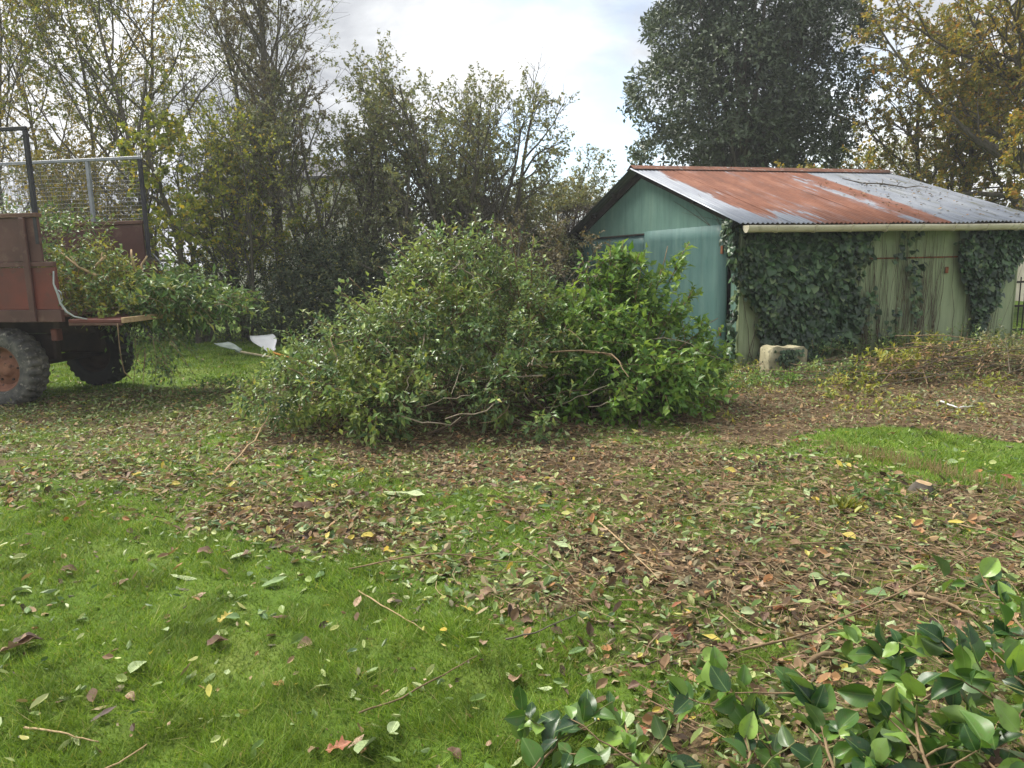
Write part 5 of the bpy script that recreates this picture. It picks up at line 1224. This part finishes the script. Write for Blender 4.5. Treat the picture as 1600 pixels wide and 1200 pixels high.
# ------------------------------------------------------------------ big-leaved branches in the foreground
def big_leaf_mesh(name, prof, fold, droop, mats, nseg=9, wave=0.0, seed=0):
    rng = np.random.default_rng(seed); V = []
    for i in range(nseg+1):
        f = i/nseg; w_ = np.interp(f, *prof); z = -droop*f*f
        for s in (-1, -.5, 0, .5, 1):
            V.append([f, s*w_, z+fold*abs(s)*w_*1.0+wave*math.sin(f*9+s*2)*w_*abs(s)])
    q_ = [[i*5+j, (i+1)*5+j, (i+1)*5+j+1, i*5+j+1] for i in range(nseg) for j in range(4)]
    return mesh_np(name, np.array(V), np.array(q_), True, mats)
m_, nt, out = mat('camellia_leaf'); n = N(nt)
oi = n.new('ShaderNodeObjectInfo'); geo = n.new('ShaderNodeNewGeometry'); ob = n.new('ShaderNodeSeparateXYZ'); nt.links.new(n.coord('Object'), ob.inputs[0])
c = n.ramp(oi.outputs['Random'], [(0., (.018, .050, .018)), (.35, (.040, .100, .024)), (.62, (.10, .20, .032)), (1., (.26, .40, .075))])
vein = n.math('ABSOLUTE', ob.outputs['Y']); mid = n.ramp(vein, [(.008, 1.), (.022, 0.)])
wv = n.new('ShaderNodeTexWave'); wv.inputs['Scale'].default_value = 3.2; wv.inputs['Distortion'].default_value = .6
cmb = n.new('ShaderNodeCombineXYZ'); nt.links.new(n.math('SUBTRACT', ob.outputs['X'], vein), cmb.inputs[0]); nt.links.new(cmb.outputs[0], wv.inputs['Vector'])
sv_ = n.ramp(wv.outputs['Fac'], [(.9, 0.), (1., .10)])
c = n.mix(n.math('MAXIMUM', n.math('MULTIPLY', mid, .6), sv_), c, (.20, .30, .10))
c = n.mix(n.math('MULTIPLY', n.ramp(n.noise(geo.outputs['Position'], 60, 3), [(.58, 0.), (.72, 1.)]), .55), c, (.13, .11, .04))
c = n.mix(n.math('MULTIPLY', geo.outputs['Backfacing'], .45), c, (.17, .25, .09))
bs = n.bsdf(c, .34, 0, .42); tr = n.new('ShaderNodeBsdfTranslucent'); n.put(tr.inputs[0], n.mix(1., c, (1.3, 1.3, .5), 'MULTIPLY'))
mx = n.new('ShaderNodeMixShader'); mx.inputs[0].default_value = .25; nt.links.new(bs, mx.inputs[1]); nt.links.new(tr.outputs[0], mx.inputs[2]); nt.links.new(mx.outputs[0], out.inputs['Surface'])
M['camellia'] = m_
OV = ([0, .06, .2, .4, .6, .8, .93, 1.], [.015, .15, .28, .34, .32, .21, .08, .005])
cam_leaf = [big_leaf_mesh('camellia_leaf', OV, f, d, (M['camellia'],), wave=w_, seed=i) for i, (f, d, w_) in enumerate([(.45, .20, .10), (.20, .40, .18), (.60, .12, .08), (.15, -.18, .15), (.35, .30, .22), (.75, .25, .10)])]
def place(o, P, D, Nn, s):
    D = unit(D); B = unit(np.cross(Nn, D)); N2 = np.cross(D, B); mm = Matrix.Identity(4)
    for r_ in range(3): mm[r_][0], mm[r_][1], mm[r_][2], mm[r_][3] = D[r_]*s, B[r_]*s, N2[r_]*s, P[r_]
    o.matrix_local = mm
rng = np.random.default_rng(200)
CB = [  # stem pixels with heights, side shoots, leaves, label
    ([(700, 1330, .03), (800, 1250, .05), (860, 1180, .07), (880, 1130, .10)], 6, 40, 'leafy camellia branch at the bottom edge, leftmost of the foreground foliage'),
    ([(960, 1380, .04), (985, 1280, .08), (1000, 1200, .12), (975, 1130, .14)], 6, 40, 'small leafy camellia branch at the bottom edge, between two larger ones'),
    ([(1130, 1380, .06), (1150, 1280, .14), (1170, 1190, .20), (1160, 1100, .24), (1125, 1060, .25)], 8, 50, 'camellia branch with pale upturned leaves below the brown litter'),
    ([(1330, 1400, .06), (1320, 1290, .16), (1300, 1180, .24), (1270, 1100, .28), (1245, 1080, .28)], 8, 52, 'camellia branch with broad light green leaves right of the pale upturned ones'),
    ([(1520, 1400, .10), (1480, 1280, .20), (1440, 1170, .28), (1420, 1080, .32), (1390, 1010, .33)], 9, 62, 'tall dark glossy camellia branch in the lower right corner'),
    ([(1700, 1330, .14), (1640, 1220, .24), (1580, 1130, .32), (1530, 1060, .36), (1500, 1020, .36)], 9, 62, 'dark camellia branch with large round leaf near the right edge'),
    ([(1760, 1180, .2), (1690, 1080, .30), (1620, 1000, .38), (1560, 940, .42), (1530, 895, .44)], 7, 36, 'highest camellia branch reaching up along the right edge'),
    ([(1420, 1420, .05), (1430, 1300, .12), (1400, 1210, .17), (1360, 1160, .20)], 8, 48, 'low camellia branch between the broad-leaved and the tall dark ones'),
    ([(1780, 1300, .2), (1720, 1190, .30), (1650, 1110, .36), (1590, 1060, .40), (1560, 1010, .41)], 8, 46, 'camellia branch leaning in from the right edge under the highest one'),
    ([(1240, 1400, .04), (1240, 1290, .09), (1230, 1215, .13), (1200, 1165, .15)], 8, 40, 'low camellia branch under the pale upturned leaves at the bottom edge'),
    ([(1640, 1380, .06), (1600, 1260, .12), (1540, 1180, .16), (1480, 1150, .17)], 8, 50, 'low camellia branch half hidden in the lower right corner'),
]
for ci, (path, ns, nlv, lab) in enumerate(CB):
    pts = np.array([G(x, y, z) for x, y, z in path]); org = pts[0].copy(); t = thing('camellia_branch', lab, 'branch', tuple(org), 0, 'foreground camellia branches'); pts -= org
    tt = np.linspace(0, len(pts)-1, 14); pl = np.stack([np.interp(tt, np.arange(len(pts)), pts[:, k_]) for k_ in range(3)], -1)+rng.normal(0, .004, (14, 3))
    MB().tube(pl, np.linspace(.0065, .0026, 14), 7).build('stem', M['twig'], t, True)
    lines = [pl[5:]]
    for s_ in range(ns):
        i = rng.integers(4, 12); d = unit(unit(pl[i+1]-pl[i])*.6+rdir(rng, 1)[0]*np.array([1, 1, .35])*.9+UP*.15); Lh = rng.uniform(.12, .26)
        ff = np.linspace(0, 1, 6)[:, None]; sl = pl[i]+d*Lh*ff+UP*(-.05*Lh)*ff*ff+rng.normal(0, .003, (6, 3)); sl[:, 2] = np.maximum(sl[:, 2], .015-org[2])
        MB().tube(sl, np.linspace(.0035, .0016, 6), 5).build('side_shoot', M['green_stem'] if s_ % 2 else M['twig'], t, True); lines.append(sl)
    for j in range(nlv):
        ln = lines[rng.integers(0, len(lines))] if rng.uniform() < .8 else lines[0]; i = min(int(len(ln)*rng.uniform(.25, 1.0)), len(ln)-2)
        p0 = ln[i]+(ln[i+1]-ln[i])*rng.uniform(0, 1); ax = unit(ln[i+1]-ln[i])
        d = unit(ax*rng.uniform(.2, .9)+perp(rng, ax[None])[0]*rng.uniform(.5, 1.)+UP*rng.uniform(-.2, .4))
        Nn = unit(UP*.9+np.array([0, -.15, 0])+rng.normal(0, .6, 3)); sz = rng.choice([rng.uniform(.04, .07), rng.uniform(.065, .105)])
        if p0[2]+org[2]+d[2]*sz < .02: d[2] = abs(d[2])
        o = obj('leaf', cam_leaf[rng.integers(0, 6)], t); place(o, p0, d, Nn, sz)

# ------------------------------------------------------------------ single twigs
def twig(label, path, r, mt='twig', seed=0, forks=0, cat='twig', group=None, name='twig'):
    rng = np.random.default_rng(300+seed); pts = np.array([G(x, y, z) for x, y, z in path]); pts[:, 2] += H(pts[:, 0], pts[:, 1]); org = pts[0].copy(); pts -= org
    tt = np.linspace(0, len(pts)-1, 12); pl = np.stack([np.interp(tt, np.arange(len(pts)), pts[:, k_]) for k_ in range(3)], -1)+rng.normal(0, r*.35, (12, 3))
    if forks:
        t = thing(name, label, cat, tuple(org), 0, group); MB().tube(pl, np.linspace(r, r*.45, 12), 7).build('stem', M[mt], t, True)
        for f in range(forks):
            i = rng.integers(3, 10); d = unit(unit(pl[i+1]-pl[i])*.8+np.array([*rng.normal(0, .7, 2), .15])); Lh = rng.uniform(.12, .35)
            MB().tube([pl[i], pl[i]+d*Lh*.5, pl[i]+d*Lh+UP*.01], [r*.5, r*.4, r*.25], 5).build('side_twig', M[mt], t, True)
        return t
    o = MB().tube(pl, np.linspace(r, r*.5, 12), 7).build(name, M[mt], None, True); o.location = tuple(org); return tag(o, label, cat, group)
twig('long tan twig slanting across the litter at lower right', [(1140, 1010, .03), (1260, 985, .06), (1380, 935, .10), (1480, 885, .14), (1560, 840, .16)], .006, 'twig', 1, 2)
twig('thick tan stick end lying beside the camellia leaves', [(1260, 1030, .03), (1330, 1004, .04), (1400, 990, .05)], .011, 'twig', 2)
twig('short thick brown stick near the right edge of the litter', [(1400, 918, .02), (1460, 930, .03), (1530, 960, .03)], .014, 'twig', 3)
twig('thin pale stick leaning on the left foot of the heap', [(345, 742, .01), (370, 715, .03), (400, 688, .10), (420, 650, .22)], .010, 'cut_wood', 4)
twig('straight pale twig lying on the lawn at bottom left', [(38, 1142, .02), (90, 1148, .03), (152, 1156, .03)], .0045, 'cut_wood', 5)
twig('pale twig in the bottom left corner leading out of frame', [(120, 1220, .02), (180, 1190, .03), (230, 1160, .03)], .004, 'cut_wood', 6)
twig('arching reddish twig with a hooked end in the middle of the lawn', [(545, 890, .02), (620, 872, .06), (700, 868, .07), (790, 880, .05), (860, 878, .02)], .0045, 'twig', 7, 3)
twig('slender tan twig with yellow tip on the lawn below centre', [(560, 1115, .02), (620, 1095, .03), (700, 1050, .04), (745, 1028, .03)], .004, 'twig', 8)
twig('thin tan twig beside brown leaves left of centre', [(560, 920, .02), (610, 955, .03), (668, 992, .02)], .004, 'cut_wood', 9)
twig('forked pale twig among the litter right of centre', [(935, 820, .03), (970, 850, .05), (1010, 885, .05), (1030, 905, .03)], .005, 'cut_wood', 10, 3)
twig('grey-green straight twig crossing the edge of grass and litter', [(790, 1002, .03), (840, 990, .04), (900, 966, .05)], .0045, 'bark_pale', 11)
twig('thin curved twig running down to the litter from mid lawn', [(800, 852, .03), (850, 880, .05), (890, 915, .04), (915, 945, .02)], .0035, 'twig', 12)
twig('long curved twig lying in the cleared strip at the right edge', [(1500, 822, .03), (1545, 830, .06), (1590, 850, .06), (1640, 880, .04)], .0055, 'twig', 13)
twig('white peeled stick in front of the stem pile', [(1470, 632, .04), (1495, 640, .05), (1520, 637, .04)], .010, 'frame_white', 14)
twig('thin tan twig rising through the camellia leaves at lower right', [(1370, 1200, .1), (1395, 1150, .2), (1420, 1110, .26), (1480, 1075, .30)], .0045, 'twig', 15)
twig('tan stem crossing under the pale camellia leaves', [(1270, 1195, .08), (1310, 1165, .12), (1350, 1140, .14)], .007, 'twig', 16)
twig('fine dark twig lying across the litter near the grass edge', [(1010, 1040, .03), (1060, 1015, .04), (1120, 990, .04)], .0035, 'twig_dark', 17)
twig('long thin stem lying in litter below the lawn wedge', [(1230, 850, .03), (1330, 842, .05), (1440, 855, .05), (1540, 862, .03)], .0045, 'twig', 18, 2)

# ------------------------------------------------------------------ single fallen leaves
def fallen_mat(name, c1, c2, pale=.2, rough=.6, transl=.1):
    m_, nt, out = mat(name); n = N(nt); ob = n.new('ShaderNodeSeparateXYZ'); nt.links.new(n.coord('Object'), ob.inputs[0]); oi = n.new('ShaderNodeObjectInfo')
    pos = n.new('ShaderNodeNewGeometry').outputs['Position']
    c = n.mix(oi.outputs['Random'], c1, c2); c = n.mix(n.ramp(n.noise(pos, 90, 4), [(.45, 0.), (.75, .6)]), c, tuple(v_*.5 for v_ in c1))
    c = n.mix(n.math('MULTIPLY', n.ramp(n.math('ABSOLUTE', ob.outputs['Y']), [(.008, 1.), (.02, 0.)]), .5), c, tuple(min(1, v_*1.6+.05) for v_ in c2))
    t = n.new('ShaderNodeBsdfTranslucent'); n.put(t.inputs[0], c); mx = n.new('ShaderNodeMixShader'); mx.inputs[0].default_value = transl
    nt.links.new(n.bsdf(c, rough, 0, .35), mx.inputs[1]); nt.links.new(t.outputs[0], mx.inputs[2]); nt.links.new(mx.outputs[0], out.inputs['Surface']); return m_
FM = {'brown': fallen_mat('fallen_brown', (.13, .075, .045), (.25, .15, .095)), 'red': fallen_mat('fallen_red_brown', (.22, .075, .035), (.32, .12, .06)), 'tan': fallen_mat('fallen_tan', (.28, .18, .11), (.40, .28, .18)),
      'pale': fallen_mat('fallen_pale_green', (.26, .34, .15), (.40, .47, .24)), 'green': fallen_mat('fallen_green', (.07, .14, .04), (.15, .24, .07)), 'yellow': fallen_mat('fallen_yellow', (.42, .34, .05), (.52, .42, .10)), 'dark': fallen_mat('fallen_dark', (.05, .03, .022), (.09, .055, .038))}
LOBE = ([0, .06, .12, .22, .30, .42, .50, .64, .72, .86, 1.], [.02, .03, .26, .30, .12, .42, .18, .36, .12, .14, .01])
SLIM = ([0, .1, .3, .5, .75, 1.], [.01, .10, .19, .20, .12, .005])
SH = {}
for key in FM:
    SH[key] = [big_leaf_mesh('fallen_leaf', OV, .5, .25 if key in ('brown', 'red', 'tan', 'dark') else .05, (FM[key],), 8, .25 if key in ('brown', 'dark', 'tan', 'red') else .08), big_leaf_mesh('fallen_leaf', SLIM, .35, -.15, (FM[key],), 8, .2), big_leaf_mesh('fallen_leaf', LOBE, .35, -.2, (FM[key],), 20, .35)]
rng = np.random.default_rng(400)
def leaf_at(px, py, key, sh, size, label, group=None, ang=None, flip=False, lift=.02):
    p = G(px, py); p[2] = H(p[0], p[1])+lift; a = rng.uniform(0, 6.28) if ang is None else ang
    o = obj('fallen_leaf', SH[key][sh]); D = np.array([math.cos(a), math.sin(a), rng.normal(0, .12)]); Nn = unit(np.array([*rng.normal(0, .22, 2), -1. if flip else 1.]))
    place(o, p-D*size*.5, D, Nn, size); return tag(o, label, 'leaf', group)
leaf_at(574, 1180, 'pale', 0, .105, 'large pale green oval leaf at the bottom edge', None, 1.2, False, .035)
leaf_at(530, 1178, 'red', 2, .085, 'red-brown lobed leaf left of the large pale green leaf', None, .2, False, .03)
leaf_at(342, 1012, 'brown', 0, .10, 'brown oval leaf alone on the lawn left of centre', None, .9, False, .03)
leaf_at(30, 1028, 'tan', 2, .15, 'big crumpled lobed brown leaf at the left edge', None, .4, False, .03)
leaf_at(48, 1018, 'dark', 0, .12, 'dark leaf on top of the crumpled leaf at the left edge', None, .9, False, .05)
leaf_at(165, 1128, 'dark', 1, .09, 'dark slim leaf in the lower left lawn', None, .6)
leaf_at(806, 1070, 'tan', 0, .08, 'tan upright curled leaf at the grass edge bottom centre', None, 1.3, False, .03)
leaf_at(440, 965, 'brown', 1, .10, 'grey-brown slim leaf standing on edge left of centre', None, 1.0, True, .03)
leaf_at(290, 905, 'pale', 1, .14, 'whitish long leaf in the middle of the left lawn', None, .1, True)
leaf_at(430, 914, 'green', 1, .13, 'grey-green long leaf right of the whitish one', None, .3)
leaf_at(480, 832, 'pale', 0, .13, 'pale green rounded leaf upright on the lawn before the heap', None, 1.5, False, .03)
leaf_at(478, 797, 'brown', 0, .17, 'wide curled brown leaf behind the pale rounded one', None, .1)
leaf_at(352, 968, 'yellow', 2, .075, 'bright yellow lobed leaf on the left lawn', None, .7)
leaf_at(625, 775, 'pale', 1, .22, 'largest pale leaf of the loose pale spray before the heap', None, .2, True, .03)
leaf_at(645, 782, 'pale', 1, .18, 'curved pale leaf lying across the pale spray before the heap', None, 2.9, False, .04)
leaf_at(1222, 955, 'red', 0, .09, 'orange-red leaf in the litter right of centre', None, .1)
leaf_at(1325, 970, 'red', 0, .07, 'pinkish-red leaf in the litter above the camellia', None, 2.8)
leaf_at(765, 938, 'tan', 0, .10, 'pinkish-tan crumpled leaf near the middle twigs', None, .5)
leaf_at(1180, 1000, 'tan', 0, .09, 'pale brown leaf above the pale camellia leaves', None, .1)
leaf_at(375, 872, 'pale', 0, .11, 'pale green oval leaf lying among brown ones left of centre', None, .2)
leaf_at(875, 865, 'pale', 1, .12, 'curved pale green leaf right of the arching twig', None, 2.6, False, .03)
leaf_at(35, 930, 'pale', 0, .09, 'pale green leaf at the left edge of the lawn', None, .3)
leaf_at(128, 975, 'pale', 0, .055, 'small pale green leaf on the left lawn', None, .3)
kinds = [('brown', 'brown fallen leaf', 110), ('tan', 'tan fallen leaf', 60), ('pale', 'pale green fallen leaf', 55), ('yellow', 'yellow fallen leaf', 25), ('green', 'dark green fallen leaf', 30), ('red', 'reddish fallen leaf', 18)]
for key, lab, cnt in kinds:
    got = 0
    while got < cnt:
        px, py = rng.uniform(0, 1600), 720+rng.uniform(0, 1)**1.2*470
        p = G(px, py); L_ = litter(p[None, :2])[0]
        if px > 1050 and py > 1050: continue
        if rng.uniform() > .12+L_: continue
        zn = 'on the open lawn at left' if L_ < .3 else ('in the strewn strip before the heap' if px < 760 else 'in the brown litter at right')
        leaf_at(px, py, key, int(rng.choice([0, 0, 1, 1, 2])) if key in ('brown', 'tan') else int(rng.choice([0, 1])), rng.uniform(.045, .095), '%s %s' % (lab, zn), 'fallen %s leaves' % key, None, rng.uniform() < .3, rng.uniform(.012, .035)); got += 1

# ------------------------------------------------------------------ glare veil: thin scattering volume added to imitate veiling lens glare
hz = MB().box((-960, -330, -1.6), (960, 1600, 16)).me('haze')
m_ = bpy.data.materials.new('haze'); m_.use_nodes = True; nt = m_.node_tree; nt.nodes.clear()
out = nt.nodes.new('ShaderNodeOutputMaterial'); pv = nt.nodes.new('ShaderNodeVolumePrincipled')
pv.inputs['Color'].default_value = (.95, .97, 1., 1); pv.inputs['Density'].default_value = 0.0018; pv.inputs['Anisotropy'].default_value = 0.3
nt.links.new(pv.outputs[0], out.inputs['Volume'])
tag(obj('haze', hz, None, m_, 'stuff'), 'thin pale haze in the air over the garden', 'haze')
